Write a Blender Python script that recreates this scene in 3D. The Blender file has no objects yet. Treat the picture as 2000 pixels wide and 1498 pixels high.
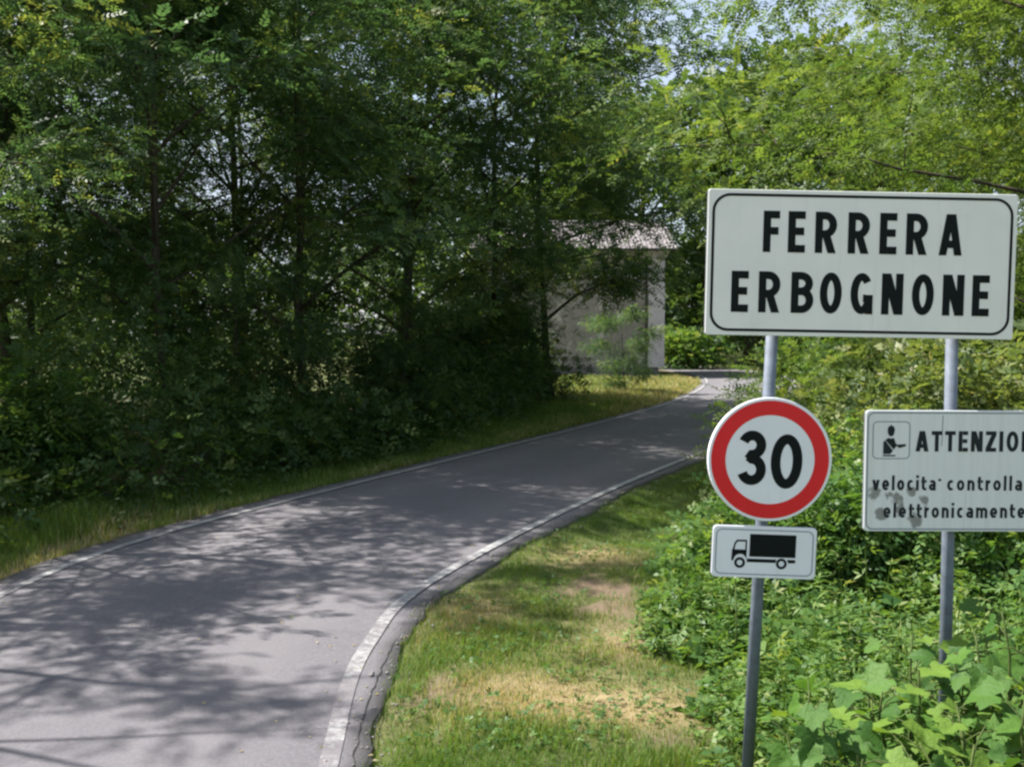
import bpy, math, random
import numpy as np
from mathutils import Vector, Matrix

# ------------------------------------------------------------------ scene, camera, sky, sun
sc = bpy.context.scene
COL = sc.collection
R = math.radians

cam_d = bpy.data.cameras.new('camera')
cam_d.sensor_width = 36.0
cam_d.lens = 36.0
cam_d.clip_end = 3000
cam_d.clip_start = 0.05
cam = bpy.data.objects.new('camera', cam_d)
COL.objects.link(cam)
cam.location = (0, 0, 2.5)
cam.rotation_euler = (R(90) - math.atan(99 / 2000), 0, 0)
sc.camera = cam

SUN_EL = 52.0
SUN_AZ = -74.0            # degrees from straight ahead (+Y), negative = to the left
world = bpy.data.worlds.new('World')
sc.world = world
world.use_nodes = True
wn = world.node_tree.nodes
wl = world.node_tree.links
wn.clear()
w_out = wn.new('ShaderNodeOutputWorld')
w_bg = wn.new('ShaderNodeBackground')
w_sky = wn.new('ShaderNodeTexSky')
w_sky.sky_type = 'NISHITA'
w_sky.sun_disc = False
w_sky.sun_elevation = R(SUN_EL)
w_sky.sun_rotation = R(SUN_AZ)
w_sky.air_density = 1.0
w_sky.dust_density = 1.6
w_sky.ozone_density = 1.0
w_bg.inputs[1].default_value = 0.115
# thin bright summer cloud veil over the whole sky
w_tc = wn.new('ShaderNodeTexCoord')
w_n = wn.new('ShaderNodeTexNoise')
w_n.inputs['Scale'].default_value = 3.0; w_n.inputs['Detail'].default_value = 5
wl.new(w_tc.outputs['Generated'], w_n.inputs['Vector'])
w_r = wn.new('ShaderNodeValToRGB')
w_r.color_ramp.elements[0].position = .3; w_r.color_ramp.elements[0].color = (.4,.4,.4,1)
w_r.color_ramp.elements[1].position = .65; w_r.color_ramp.elements[1].color = (.8,.8,.8,1)
wl.new(w_n.outputs[0], w_r.inputs[0])
w_m = wn.new('ShaderNodeMix'); w_m.data_type = 'RGBA'
w_m.inputs[7].default_value = (2.75, 3.0, 3.45, 1)
wl.new(w_r.outputs[0], w_m.inputs[0]); wl.new(w_sky.outputs[0], w_m.inputs[6])
wl.new(w_m.outputs[2], w_bg.inputs[0])
wl.new(w_bg.outputs[0], w_out.inputs[0])

sd = bpy.data.lights.new('sun', 'SUN')
sd.energy = 5.0
sd.angle = R(0.53)
sd.color = (1.0, 0.96, 0.905)
sun = bpy.data.objects.new('sun', sd)
COL.objects.link(sun)
sun_dir = Vector((math.sin(R(SUN_AZ)) * math.cos(R(SUN_EL)), math.cos(R(SUN_AZ)) * math.cos(R(SUN_EL)), math.sin(R(SUN_EL))))
sun.rotation_euler = sun_dir.to_track_quat('Z', 'Y').to_euler()
sun.location = (-30, 10, 40)

sc.render.engine = 'CYCLES'
vs = sc.view_settings
vs.view_transform = 'Standard'
vs.look = 'None'
vs.gamma = 1.0
vs.use_curve_mapping = False
vs.exposure = 1.18
sc.cycles.max_bounces = 7
sc.cycles.diffuse_bounces = 4
sc.cycles.transmission_bounces = 5
sc.cycles.transparent_max_bounces = 4
sc.cycles.use_denoising = True
sc.cycles.filter_width = 2.5
sc.cycles.caustics_reflective = False
sc.cycles.caustics_refractive = False

# ------------------------------------------------------------------ small helpers
def tag(o, label=None, cat=None, group=None, kind=None):
    if label: o['label'] = label
    if cat: o['category'] = cat
    if group: o['group'] = group
    if kind: o['kind'] = kind
    return o

def link(name, data, parent=None, loc=None, rot=None):
    o = bpy.data.objects.new(name, data)
    COL.objects.link(o)
    if parent: o.parent = parent
    if loc is not None: o.location = loc
    if rot is not None: o.rotation_euler = rot
    return o

def empty(name, loc=(0, 0, 0), rz=0):
    o = link(name, None, None, loc, (0, 0, rz))
    o.empty_display_size = 0.2
    return o

def np_mesh(name, V, F, mat, attrs=None, smooth=False):
    """V (n,3), F (m,k) all faces with the same number of corners; attrs: name -> per-face floats"""
    V = np.asarray(V, dtype=np.float32).reshape(-1, 3)
    F = np.asarray(F, dtype=np.int32)
    m, k = F.shape
    me = bpy.data.meshes.new(name)
    me.vertices.add(len(V))
    me.vertices.foreach_set('co', V.ravel())
    me.loops.add(m * k)
    me.loops.foreach_set('vertex_index', F.ravel())
    me.polygons.add(m)
    me.polygons.foreach_set('loop_start', np.arange(0, m * k, k, dtype=np.int32))
    me.polygons.foreach_set('loop_total', np.full(m, k, dtype=np.int32))
    if smooth:
        me.polygons.foreach_set('use_smooth', np.ones(m, dtype=bool))
    for an, av in (attrs or {}).items():
        av = np.asarray(av, dtype=np.float32)
        dom = 'FACE' if len(av) == m else 'POINT'
        a = me.attributes.new(an, 'FLOAT', dom)
        a.data.foreach_set('value', av)
    me.update(calc_edges=True)
    me.materials.append(mat)
    return me

def py_mesh(name, V, F, mat, smooth=False):
    me = bpy.data.meshes.new(name)
    me.from_pydata([tuple(v) for v in V], [], F)
    me.update()
    me.materials.append(mat)
    if smooth:
        for p in me.polygons: p.use_smooth = True
    return me

class MB:
    """collects simple shapes into one mesh"""
    def __init__(s): s.V = []; s.F = []
    def add(s, V, F):
        b = len(s.V); s.V += [tuple(v) for v in V]; s.F += [tuple(i + b for i in f) for f in F]
    def box(s, x0, x1, y0, y1, z0, z1):
        s.add([(x0,y0,z0),(x1,y0,z0),(x1,y1,z0),(x0,y1,z0),(x0,y0,z1),(x1,y0,z1),(x1,y1,z1),(x0,y1,z1)],
              [(3,2,1,0),(4,5,6,7),(0,1,5,4),(1,2,6,5),(2,3,7,6),(3,0,4,7)])
    def tube(s, pts, rad, n=8, cap=True):
        pts = [Vector(p) for p in pts]
        rings = []
        prev = None
        for i, p in enumerate(pts):
            d = (pts[min(i+1, len(pts)-1)] - pts[max(i-1, 0)])
            d = d.normalized() if d.length > 1e-9 else Vector((0,0,1))
            if prev is None:
                a = Vector((1,0,0)) if abs(d.x) < 0.8 else Vector((0,1,0))
                u = d.cross(a).normalized()
            else:
                u = (prev - d * prev.dot(d)).normalized()
            prev = u
            v = d.cross(u)
            r = rad[i] if hasattr(rad, '__len__') else rad
            rings.append([p + (u*math.cos(2*math.pi*k/n) + v*math.sin(2*math.pi*k/n))*r for k in range(n)])
        V = [q for rg in rings for q in rg]
        F = []
        for i in range(len(rings)-1):
            for k in range(n):
                F.append((i*n+k, i*n+(k+1)%n, (i+1)*n+(k+1)%n, (i+1)*n+k))
        if cap:
            F.append(tuple(range(n))[::-1]); F.append(tuple((len(rings)-1)*n+k for k in range(n)))
        s.add(V, F)
    def build(s, name, mat, parent=None, smooth=False, loc=None, rot=None):
        return link(name, py_mesh(name, s.V, s.F, mat, smooth), parent, loc, rot)

def vnoise(x, y, scale=1.0, seed=0):
    """smooth value noise in 0..1, vectorised"""
    x = np.asarray(x, dtype=np.float64) / scale + 1000.0; y = np.asarray(y, dtype=np.float64) / scale + 1000.0
    tab = np.random.RandomState(seed).rand(256, 256)
    xi = np.floor(x).astype(int); yi = np.floor(y).astype(int)
    fx = x - xi; fy = y - yi
    fx = fx*fx*(3-2*fx); fy = fy*fy*(3-2*fy)
    g = lambda a, b: tab[a % 256, b % 256]
    return (g(xi,yi)*(1-fx)+g(xi+1,yi)*fx)*(1-fy) + (g(xi,yi+1)*(1-fx)+g(xi+1,yi+1)*fx)*fy

def fbm(x, y, scale=1.0, seed=0, oct=3):
    t = 0; a = 0.5; s = 0
    for k in range(oct):
        t = t + a*vnoise(x, y, scale/2**k, seed+k); s += a; a *= 0.5
    return t / s

# ------------------------------------------------------------------ materials
def new_mat(name):
    m = bpy.data.materials.new(name); m.use_nodes = True
    nt = m.node_tree; nt.nodes.clear()
    out = nt.nodes.new('ShaderNodeOutputMaterial')
    return m, nt, out

def N(nt, kind, **kw):
    n = nt.nodes.new(kind)
    for k, v in kw.items():
        if k in n.inputs.keys(): n.inputs[k].default_value = v
        else: setattr(n, k, v)
    return n

def ramp(nt, fac, stops):
    r = nt.nodes.new('ShaderNodeValToRGB')
    el = r.color_ramp.elements
    while len(el) < len(stops): el.new(0.5)
    for e, (p, c) in zip(el, stops):
        e.position = p; e.color = (c[0], c[1], c[2], 1)
    nt.links.new(fac, r.inputs[0])
    return r.outputs[0]

def mixc(nt, fac, a, b, mode='MIX'):
    m = nt.nodes.new('ShaderNodeMix'); m.data_type = 'RGBA'; m.blend_type = mode
    for sock, val in ((m.inputs[0], fac), (m.inputs[6], a), (m.inputs[7], b)):
        if isinstance(val, bpy.types.NodeSocket): nt.links.new(val, sock)
        elif isinstance(val, (int, float)): sock.default_value = val
        else: sock.default_value = (val[0], val[1], val[2], 1)
    return m.outputs[2]

def noise(nt, scale, detail=3, rough=0.55, obj=True, vec=None):
    n = nt.nodes.new('ShaderNodeTexNoise')
    n.inputs['Scale'].default_value = scale; n.inputs['Detail'].default_value = detail; n.inputs['Roughness'].default_value = rough
    if vec is None:
        tc = nt.nodes.new('ShaderNodeTexCoord'); vec = tc.outputs['Object']
    nt.links.new(vec, n.inputs['Vector'])
    return n.outputs[0]

def attr(nt, name):
    a = nt.nodes.new('ShaderNodeAttribute'); a.attribute_name = name
    return a.outputs['Fac']

def principled(nt, out, color, rough=0.7, spec=0.3, metal=0.0, bump=None, bump_d=0.01, bump_s=0.5):
    p = nt.nodes.new('ShaderNodeBsdfPrincipled')
    if isinstance(color, bpy.types.NodeSocket): nt.links.new(color, p.inputs['Base Color'])
    else: p.inputs['Base Color'].default_value = (*color, 1)
    if isinstance(rough, bpy.types.NodeSocket): nt.links.new(rough, p.inputs['Roughness'])
    else: p.inputs['Roughness'].default_value = rough
    p.inputs['Specular IOR Level'].default_value = spec
    p.inputs['Metallic'].default_value = metal
    if bump is not None:
        b = nt.nodes.new('ShaderNodeBump'); b.inputs['Strength'].default_value = bump_s; b.inputs['Distance'].default_value = bump_d
        nt.links.new(bump, b.inputs['Height']); nt.links.new(b.outputs[0], p.inputs['Normal'])
    nt.links.new(p.outputs[0], out.inputs[0])
    return p

def leaf_mat(name, stops, trans=0.46, tcol=(1.35, 1.25, 0.55), rough=0.5, spec=0.35):
    m, nt, out = new_mat(name)
    c = ramp(nt, attr(nt, 'tint'), stops)
    p = N(nt, 'ShaderNodeBsdfPrincipled')
    nt.links.new(c, p.inputs['Base Color'])
    p.inputs['Roughness'].default_value = rough
    p.inputs['Specular IOR Level'].default_value = spec
    t = N(nt, 'ShaderNodeBsdfTranslucent')
    tc = mixc(nt, 1.0, c, tcol, 'MULTIPLY')
    nt.links.new(tc, t.inputs[0])
    mx = N(nt, 'ShaderNodeMixShader'); mx.inputs[0].default_value = trans
    nt.links.new(p.outputs[0], mx.inputs[1]); nt.links.new(t.outputs[0], mx.inputs[2])
    nt.links.new(mx.outputs[0], out.inputs[0])
    return m

M = {}
M['locust'] = leaf_mat('locust_leaf', [(0, (.042,.092,.046)), (.45, (.080,.152,.060)), (.75, (.14,.205,.055)), (1, (.25,.28,.07))], trans=0.5, tcol=(1.35,1.3,.75))  # shaded grove copy of the leaf, skylight blue put into its colour
M['locust_sunlit'] = leaf_mat('locust_leaf_sunlit', [(0, (.065,.125,.032)), (.5, (.125,.195,.045)), (.9, (.195,.26,.055)), (1, (.27,.28,.08))], trans=0.5, tcol=(1.3,1.25,.65))  # same locust leaf again, sunlit brightness put into its colour
M['far_leaf'] = leaf_mat('broad_leaf_far', [(0, (.05,.10,.03)), (.6, (.085,.145,.04)), (1, (.16,.20,.06))])
M['shrub_leaf'] = leaf_mat('shrub_leaf', [(0, (.04,.09,.03)), (.55, (.08,.15,.045)), (.9, (.16,.22,.06)), (1, (.25,.27,.09))], trans=.45)
M['bramble_leaf'] = leaf_mat('bramble_leaf', [(0, (.045,.115,.030)), (.5, (.095,.19,.045)), (.85, (.175,.27,.07)), (1, (.28,.32,.13))])
M['pale_leaf'] = leaf_mat('pale_leaf', [(0, (.07,.12,.04)), (.5, (.15,.20,.07)), (.9, (.27,.30,.13)), (1, (.34,.33,.19))])
M['lobed_leaf'] = leaf_mat('lobed_leaf', [(0, (.05,.125,.028)), (.55, (.10,.205,.036)), (.85, (.17,.275,.045)), (1, (.27,.31,.06))], trans=0.42, spec=0.25, rough=0.5)
_nt = M['lobed_leaf'].node_tree
_p = [n_ for n_ in _nt.nodes if n_.type == 'BSDF_PRINCIPLED'][0]
_bm = _nt.nodes.new('ShaderNodeBump'); _bm.inputs['Strength'].default_value = .35; _bm.inputs['Distance'].default_value = .02
_nt.links.new(noise(_nt, 9.0, 3, .6), _bm.inputs['Height']); _nt.links.new(_bm.outputs[0], _p.inputs['Normal'])
M['grass'] = leaf_mat('grass_blade', [(0, (.06,.14,.025)), (.45, (.125,.22,.035)), (.62, (.21,.26,.06)), (.76, (.40,.35,.19)), (1, (.50,.41,.25))], trans=0.35, rough=0.55)

def bark_mat(name, a, b):
    m, nt, out = new_mat(name)
    tc = nt.nodes.new('ShaderNodeTexCoord'); mp = nt.nodes.new('ShaderNodeMapping')
    mp.inputs['Scale'].default_value = (9, 9, 1.6)
    nt.links.new(tc.outputs['Object'], mp.inputs[0])
    n = noise(nt, 3.0, 5, 0.65, vec=mp.outputs[0])
    principled(nt, out, ramp(nt, n, [(.3, a), (.7, b)]), 0.9, 0.15, bump=n, bump_d=0.03, bump_s=0.8)
    return m
M['bark'] = bark_mat('bark', (.035,.028,.022), (.11,.09,.07))
M['stem'] = bark_mat('green_stem', (.05,.08,.02), (.12,.15,.05))

# ground
m, nt, out = new_mat('ground_soil'); M['ground'] = m
n1 = noise(nt, 0.7, 5, 0.6); n2 = noise(nt, 9.0, 4, 0.7); n3 = noise(nt, 60.0, 3, 0.7)
green = ramp(nt, n2, [(.3, (.035,.065,.018)), (.7, (.085,.115,.035))])
straw = ramp(nt, n2, [(.3, (.20,.15,.075)), (.7, (.34,.27,.15))])
soil = ramp(nt, n3, [(.3, (.10,.07,.048)), (.7, (.22,.165,.115))])
c = mixc(nt, attr(nt, 'dry'), green, straw)
c = mixc(nt, attr(nt, 'soil'), c, soil)
principled(nt, out, c, 0.95, 0.1, bump=n3, bump_d=0.02, bump_s=0.7)

# asphalt
m, nt, out = new_mat('asphalt'); M['asphalt'] = m
n1 = noise(nt, 0.55, 4, 0.6); n2 = noise(nt, 4.0, 6, 0.7); n3 = noise(nt, 150.0, 3, 0.85); n4 = noise(nt, 38.0, 4, 0.8)
c = ramp(nt, n3, [(.25, (.074,.072,.082)), (.5, (.150,.141,.152)), (.78, (.285,.262,.268))])
c = mixc(nt, ramp(nt, n4, [(.36, (.6,.6,.6)), (.5, (0,0,0))]), c, (.085,.082,.09))
c = mixc(nt, ramp(nt, n4, [(.56, (0,0,0)), (.7, (.5,.5,.5))]), c, (.33,.305,.30))
c = mixc(nt, ramp(nt, n1, [(.35, (0,0,0)), (.7, (.55,.55,.55))]), c, (.185,.176,.186))
c = mixc(nt, ramp(nt, n2, [(.48, (0,0,0)), (.72, (.45,.45,.45))]), c, (.11,.11,.118))
c = mixc(nt, attr(nt, 'track'), c, (.212,.197,.202))
c = mixc(nt, attr(nt, 'edge'), c, (.125,.115,.108))
hb = nt.nodes.new('ShaderNodeMath'); hb.operation = 'ADD'; nt.links.new(n3, hb.inputs[0]); nt.links.new(n4, hb.inputs[1])
principled(nt, out, c, 0.85, 0.25, bump=hb.outputs[0], bump_d=0.008, bump_s=0.7)

# worn road paint
m, nt, out = new_mat('worn_paint'); M['paint'] = m
n1 = noise(nt, 14.0, 5, 0.75); n2 = noise(nt, 1.3, 3, 0.6); n3 = noise(nt, 170.0, 2, 0.8)
ad = nt.nodes.new('ShaderNodeMath'); ad.operation = 'ADD'
nt.links.new(n1, ad.inputs[0])
nt.links.new(ramp(nt, n2, [(.3, (0,0,0)), (.7, (.25,.25,.25))]), ad.inputs[1])
tcp = nt.nodes.new('ShaderNodeTexCoord'); spp = nt.nodes.new('ShaderNodeSeparateXYZ'); nt.links.new(tcp.outputs['Object'], spp.inputs[0])
mrp = nt.nodes.new('ShaderNodeMapRange'); mrp.inputs[1].default_value = 7.0; mrp.inputs[2].default_value = 12.0; mrp.inputs[3].default_value = -.15; mrp.inputs[4].default_value = .06
nt.links.new(spp.outputs[1], mrp.inputs[0])
ad2 = nt.nodes.new('ShaderNodeMath'); ad2.operation = 'ADD'; nt.links.new(ad.outputs[0], ad2.inputs[0]); nt.links.new(mrp.outputs[0], ad2.inputs[1])
w = ramp(nt, ad2.outputs[0], [(.50, (0,0,0)), (.74, (1,1,1))])
base = ramp(nt, n3, [(.25, (.085,.08,.088)), (.5, (.165,.152,.16)), (.78, (.30,.275,.277))])
c = mixc(nt, w, base, (.36,.36,.355))
principled(nt, out, c, 0.75, 0.3, bump=n3, bump_d=0.004, bump_s=0.4)

m, nt, out = new_mat('tar_crack'); M['crack'] = m
principled(nt, out, (.028,.026,.026), 0.9, 0.15)

def plain(name, col, rough=0.6, spec=0.4, metal=0.0, var=0.0, vs_=6.0):
    m, nt, out = new_mat(name)
    if var:
        n = noise(nt, vs_, 4, 0.6)
        lo = tuple(x*(1-var) for x in col); hi = tuple(min(1, x*(1+var)) for x in col)
        principled(nt, out, ramp(nt, n, [(.3, lo), (.7, hi)]), rough, spec, metal)
    else:
        principled(nt, out, col, rough, spec, metal)
    return m
def weathered(name, a, b_, c_):
    m, nt, out = new_mat(name)
    tc = nt.nodes.new('ShaderNodeTexCoord'); mp = nt.nodes.new('ShaderNodeMapping'); mp.inputs['Scale'].default_value = (16, 1.0, 1)
    nt.links.new(tc.outputs['Object'], mp.inputs[0])
    st_ = noise(nt, 1.4, 4, .6, vec=mp.outputs[0]); n_ = noise(nt, 3.0, 4, .6); g_ = noise(nt, 300.0, 2, .7)
    c = ramp(nt, n_, [(.3, b_), (.65, a)])
    c = mixc(nt, ramp(nt, st_, [(.56, (0,0,0)), (.8, (.5,.5,.5))]), c, c_)
    rr = nt.nodes.new('ShaderNodeMapRange'); rr.inputs[3].default_value = .3; rr.inputs[4].default_value = .6; nt.links.new(n_, rr.inputs[0])
    principled(nt, out, c, rr.outputs[0], 0.4, bump=g_, bump_d=.0006, bump_s=.5)
    return m
M['sign_white'] = weathered('sign_white', (.80,.80,.76), (.73,.74,.70), (.60,.61,.53))
M['sign_white_cool'] = weathered('sign_white_cool', (.80,.82,.85), (.75,.77,.805), (.66,.68,.69))
M['sign_black'] = plain('sign_black', (.006,.009,.009), 0.6, 0.12)
M['sign_ink'] = plain('sign_faded_black', (.018,.024,.025), 0.6, 0.15, var=.3, vs_=30)
M['sign_red'] = plain('sign_red', (.68,.012,.018), 0.42, 0.4, var=.06, vs_=5)
M['sign_line'] = plain('sign_grey_blue_line', (.16,.19,.24), 0.5, 0.3)
M['galv'] = plain('galvanised_steel', (.145,.17,.21), 0.62, 0.3, metal=0.0, var=.2, vs_=22)
M['alu'] = plain('sign_aluminium', (.27,.285,.31), 0.5, 0.5, metal=0.4, var=.1, vs_=8)

# weathered panel with grime blotches
m, nt, out = new_mat('sign_white_stained'); M['sign_stained'] = m
tc = nt.nodes.new('ShaderNodeTexCoord')
sep = nt.nodes.new('ShaderNodeSeparateXYZ'); nt.links.new(tc.outputs['Object'], sep.inputs[0])
nz = noise(nt, 34.0, 6, 0.8)
cb = nt.nodes.new('ShaderNodeCombineXYZ'); nt.links.new(sep.outputs[0], cb.inputs[0]); nt.links.new(sep.outputs[1], cb.inputs[1])
nv = nt.nodes.new('ShaderNodeTexNoise'); nv.inputs['Scale'].default_value = 22; nv.inputs['Detail'].default_value = 4; nt.links.new(tc.outputs['Object'], nv.inputs['Vector'])
vm = nt.nodes.new('ShaderNodeVectorMath'); vm.operation = 'MULTIPLY_ADD'; vm.inputs[1].default_value = (.085,.085,0); nt.links.new(nv.outputs['Color'], vm.inputs[0]); nt.links.new(cb.outputs[0], vm.inputs[2])
vm2 = nt.nodes.new('ShaderNodeVectorMath'); vm2.operation = 'SUBTRACT'; vm2.inputs[1].default_value = (.0425,.0425,0); nt.links.new(vm.outputs[0], vm2.inputs[0]); wob_v = vm2.outputs[0]
tot = None
for (sx, sy, rad) in [(-.392,-.103,.036), (-.283,-.135,.034), (-.212,-.10,.032), (-.15,-.148,.03), (-.363,-.215,.034), (-.195,-.245,.045), (-.27,-.18,.03), (-.33,-.12,.02)]:
    d = nt.nodes.new('ShaderNodeVectorMath'); d.operation = 'DISTANCE'
    nt.links.new(wob_v, d.inputs[0]); d.inputs[1].default_value = (sx, sy, 0)
    mr = nt.nodes.new('ShaderNodeMapRange'); mr.inputs[1].default_value = rad*1.5; mr.inputs[2].default_value = 0
    nt.links.new(d.outputs['Value'], mr.inputs[0])
    if tot is None: tot = mr.outputs[0]
    else:
        a = nt.nodes.new('ShaderNodeMath'); a.operation = 'MAXIMUM'; nt.links.new(tot, a.inputs[0]); nt.links.new(mr.outputs[0], a.inputs[1]); tot = a.outputs[0]
ml = nt.nodes.new('ShaderNodeMath'); ml.operation = 'MULTIPLY'; nt.links.new(tot, ml.inputs[0]); nt.links.new(nz, ml.inputs[1])
st = ramp(nt, ml.outputs[0], [(.16, (0,0,0)), (.27, (.75,.75,.75))])
mp = nt.nodes.new('ShaderNodeMapping'); mp.inputs['Scale'].default_value = (30, 1.2, 1); nt.links.new(tc.outputs['Object'], mp.inputs[0])
streak = noise(nt, 1.0, 3, 0.6, vec=mp.outputs[0])
base = ramp(nt, streak, [(.35, (.66,.68,.66)), (.62, (.72,.745,.735)), (.75, (.60,.61,.57))])
c = mixc(nt, st, base, (.10,.095,.08))
principled(nt, out, c, 0.5, 0.35)

# plaster / tiles / stone for the house
m, nt, out = new_mat('old_plaster'); M['plaster'] = m
n1 = noise(nt, 0.55, 5, 0.65); n2 = noise(nt, 3.0, 5, 0.7)
c = ramp(nt, n2, [(.3, (.22,.20,.18)), (.7, (.34,.31,.28))])
c = mixc(nt, ramp(nt, n1, [(.54, (0,0,0)), (.60, (1,1,1))]), c, (.47,.43,.39))
n5 = noise(nt, 1.4, 6, .75)
c = mixc(nt, ramp(nt, n5, [(.55, (0,0,0)), (.72, (.7,.7,.7))]), c, (.15,.135,.12))
principled(nt, out, c, 0.92, 0.15, bump=n2, bump_d=0.02)
M['plaster_light'] = plain('pale_plaster', (.52,.49,.50), 0.9, 0.15, var=.15, vs_=2)
M['plinth'] = plain('grey_render', (.16,.15,.15), 0.9, 0.15, var=.25, vs_=2)
M['tile'] = plain('clay_tile', (.20,.18,.18), 0.85, 0.2, var=.3, vs_=4)
M['pipe'] = plain('dark_pipe', (.045,.04,.04), 0.6, 0.3)
M['flower'] = plain('white_petal', (.75,.75,.70), 0.7, 0.2)

# ------------------------------------------------------------------ road lines (metres: x to the right, y ahead)
LEFT = [(-3.2,-6),(-4.2,0),(-4.75,5),(-4.86,9.61),(-4.38,12.41),(-2.67,16.58),(1.28,25.58),(4.95,34.44),(7.64,42.72),(9.9,52),(10.9,60),(10.6,68),(8.4,78),(3,88),(-6,96)]
RIGHT = [(1.4,-6),(0.0,0),(-.85,3.6),(-1.06,5.79),(-1.15,8.09),(-.69,10.54),(1.64,16.31),(5.7,25),(9.4,34.2),(12.0,42),(14.3,51.4),(15.6,60),(15.4,69),(12.6,80.5),(6,92),(-4,101)]

def catmull(P, n):
    P = np.array(P, dtype=float)
    P = np.vstack([2*P[0]-P[1], P, 2*P[-1]-P[-2]])
    out = []
    for i in range(1, len(P)-2):
        p0, p1, p2, p3 = P[i-1:i+3]
        for t in np.linspace(0, 1, 24, endpoint=False):
            out.append(.5*((2*p1)+(-p0+p2)*t+(2*p0-5*p1+4*p2-p3)*t*t+(-p0+3*p1-3*p2+p3)*t**3))
    out.append(P[-2])
    out = np.array(out)
    s = np.concatenate([[0], np.cumsum(np.linalg.norm(np.diff(out, axis=0), axis=1))])
    q = np.linspace(0, s[-1], n)
    return np.stack([np.interp(q, s, out[:,0]), np.interp(q, s, out[:,1])], 1)

NS = 560
LL = catmull(LEFT, NS); RL = catmull(RIGHT, NS)
def normals(P):
    t = np.gradient(P, axis=0); t /= np.linalg.norm(t, axis=1)[:,None]
    return np.stack([t[:,1], -t[:,0]], 1)          # to the right
LN = normals(LL); RN = normals(RL)
rs = np.random.RandomState(3)
wobL = 0.34 + .10*(vnoise(LL[:,1], LL[:,0], .28, 15)-.5) + 0.12*(vnoise(LL[:,1], LL[:,0], .9, 5)-.5) + .2*(vnoise(LL[:,1], LL[:,0], 4, 6)-.5)
wobR = 0.27 + .09*(vnoise(RL[:,1], RL[:,0], .13, 17)-.5) + 0.14*(vnoise(RL[:,1], RL[:,0], .8, 7)-.5) + .14*(vnoise(RL[:,1], RL[:,0], 3, 8)-.5)
EL = LL - LN*wobL[:,None]; ER = RL + RN*wobR[:,None]

def x_at(P, y):
    y = np.asarray(y, dtype=float)
    k = np.argmax(P[:,1]) if False else len(P)
    msk = (np.arange(len(P)) < int(NS*0.86))
    return np.interp(y, P[msk][:,1], P[msk][:,0])

def poly_dist(x, y, P):
    """distance from points to polyline P"""
    x = np.asarray(x).ravel(); y = np.asarray(y).ravel()
    best = np.full(x.shape, 1e9)
    for a in range(0, len(P)-1):
        ax, ay = P[a]; bx, by = P[a+1]
        dx, dy = bx-ax, by-ay; L2 = dx*dx+dy*dy+1e-12
        t = np.clip(((x-ax)*dx+(y-ay)*dy)/L2, 0, 1)
        best = np.minimum(best, (x-ax-t*dx)**2+(y-ay-t*dy)**2)
    return np.sqrt(best)

ROADPOLY = np.vstack([EL, ER[::-1]])
def in_road(x, y):
    x = np.asarray(x, dtype=float); y = np.asarray(y, dtype=float)
    c = np.zeros(x.shape, dtype=bool)
    P = ROADPOLY; j = len(P)-1
    for i in range(len(P)):
        xi, yi = P[i]; xj, yj = P[j]
        if yi != yj:
            c ^= ((yi > y) != (yj > y)) & (x < (xj-xi)*(y-yi)/(yj-yi)+xi)
        j = i
    return c

def G(x, y, cx, cy, rx, ry):
    return np.exp(-(((x-cx)/rx)**2+((y-cy)/ry)**2))

def ground_h(x, y):
    x = np.asarray(x, dtype=float); y = np.asarray(y, dtype=float)
    d = poly_dist(x, y, ROADPOLY[::8]).reshape(x.shape)
    k = np.clip(d/0.6, 0, 1); k = k*k*(3-2*k)
    k = np.where(in_road(x, y), 0, k)
    h = (fbm(x, y, 2.2, 21)-.5)*0.16 + (fbm(x, y, .6, 31)-.5)*.05 + (fbm(x, y, 14, 41)-.5)*.35
    return -0.030 + k*(h+0.045)

def dry_f(x, y):
    x = np.asarray(x, dtype=float); y = np.asarray(y, dtype=float)
    v = .25*fbm(x, y, 1.6, 51) + .35*(fbm(x, y, .7, 61)-.35)
    v = v + .9*G(x,y,.95,11.6,.55,.7) + .8*G(x,y,1.1,8.1,.5,.55) + 1.0*G(x,y,.8,6.6,.8,.38) + .7*G(x,y,.0,6.9,.6,.45) + .6*G(x,y,-.3,9.2,.4,.8)
    v = v + .7*G(x,y,-5.15,12.4,.3,3.0) + .42*np.exp(-((x_at(LL, y)-x-.6)/.55)**2)*(.4+1.2*fbm(x, y, .8, 191))*(x < x_at(LL, y))
    v = v + .8*np.clip((y-30)/8,0,1)*np.clip((60-y)/6,0,1)*np.clip(1.25-(x_at(LL, y)-x)/9,0,1)*(x < x_at(LL, y))
    return np.clip(v, 0, 1)

def soil_f(x, y):
    x = np.asarray(x, dtype=float); y = np.asarray(y, dtype=float)
    n = np.clip((fbm(x, y, .34, 71, 4)-.32)/.36, 0, 1)
    v = 1.25*G(x,y,.95,9.7,.5,1.0) + .9*G(x,y,1.05,7.9,.45,.4) + .75*G(x,y,1.0,5.9,.5,.35) + .8*G(x,y,-.55,7.0,.28,.7)
    wl_ = x_at(LL, y)-x
    v = v + 1.0*np.exp(-((wl_-.75)/.45)**2)*np.clip((17-y)/4,0,1)
    v = v + .8*np.exp(-((wl_-.6)/.5)**2)*np.clip((y-28)/6,0,1)
    v = v + .75*np.clip((wl_-3.0)/1.5,0,1)*np.clip((44-y)/8,0,1)          # bare leaf-littered floor of the grove
    return np.clip(v*(.15+1.15*n), 0, 1)

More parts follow.
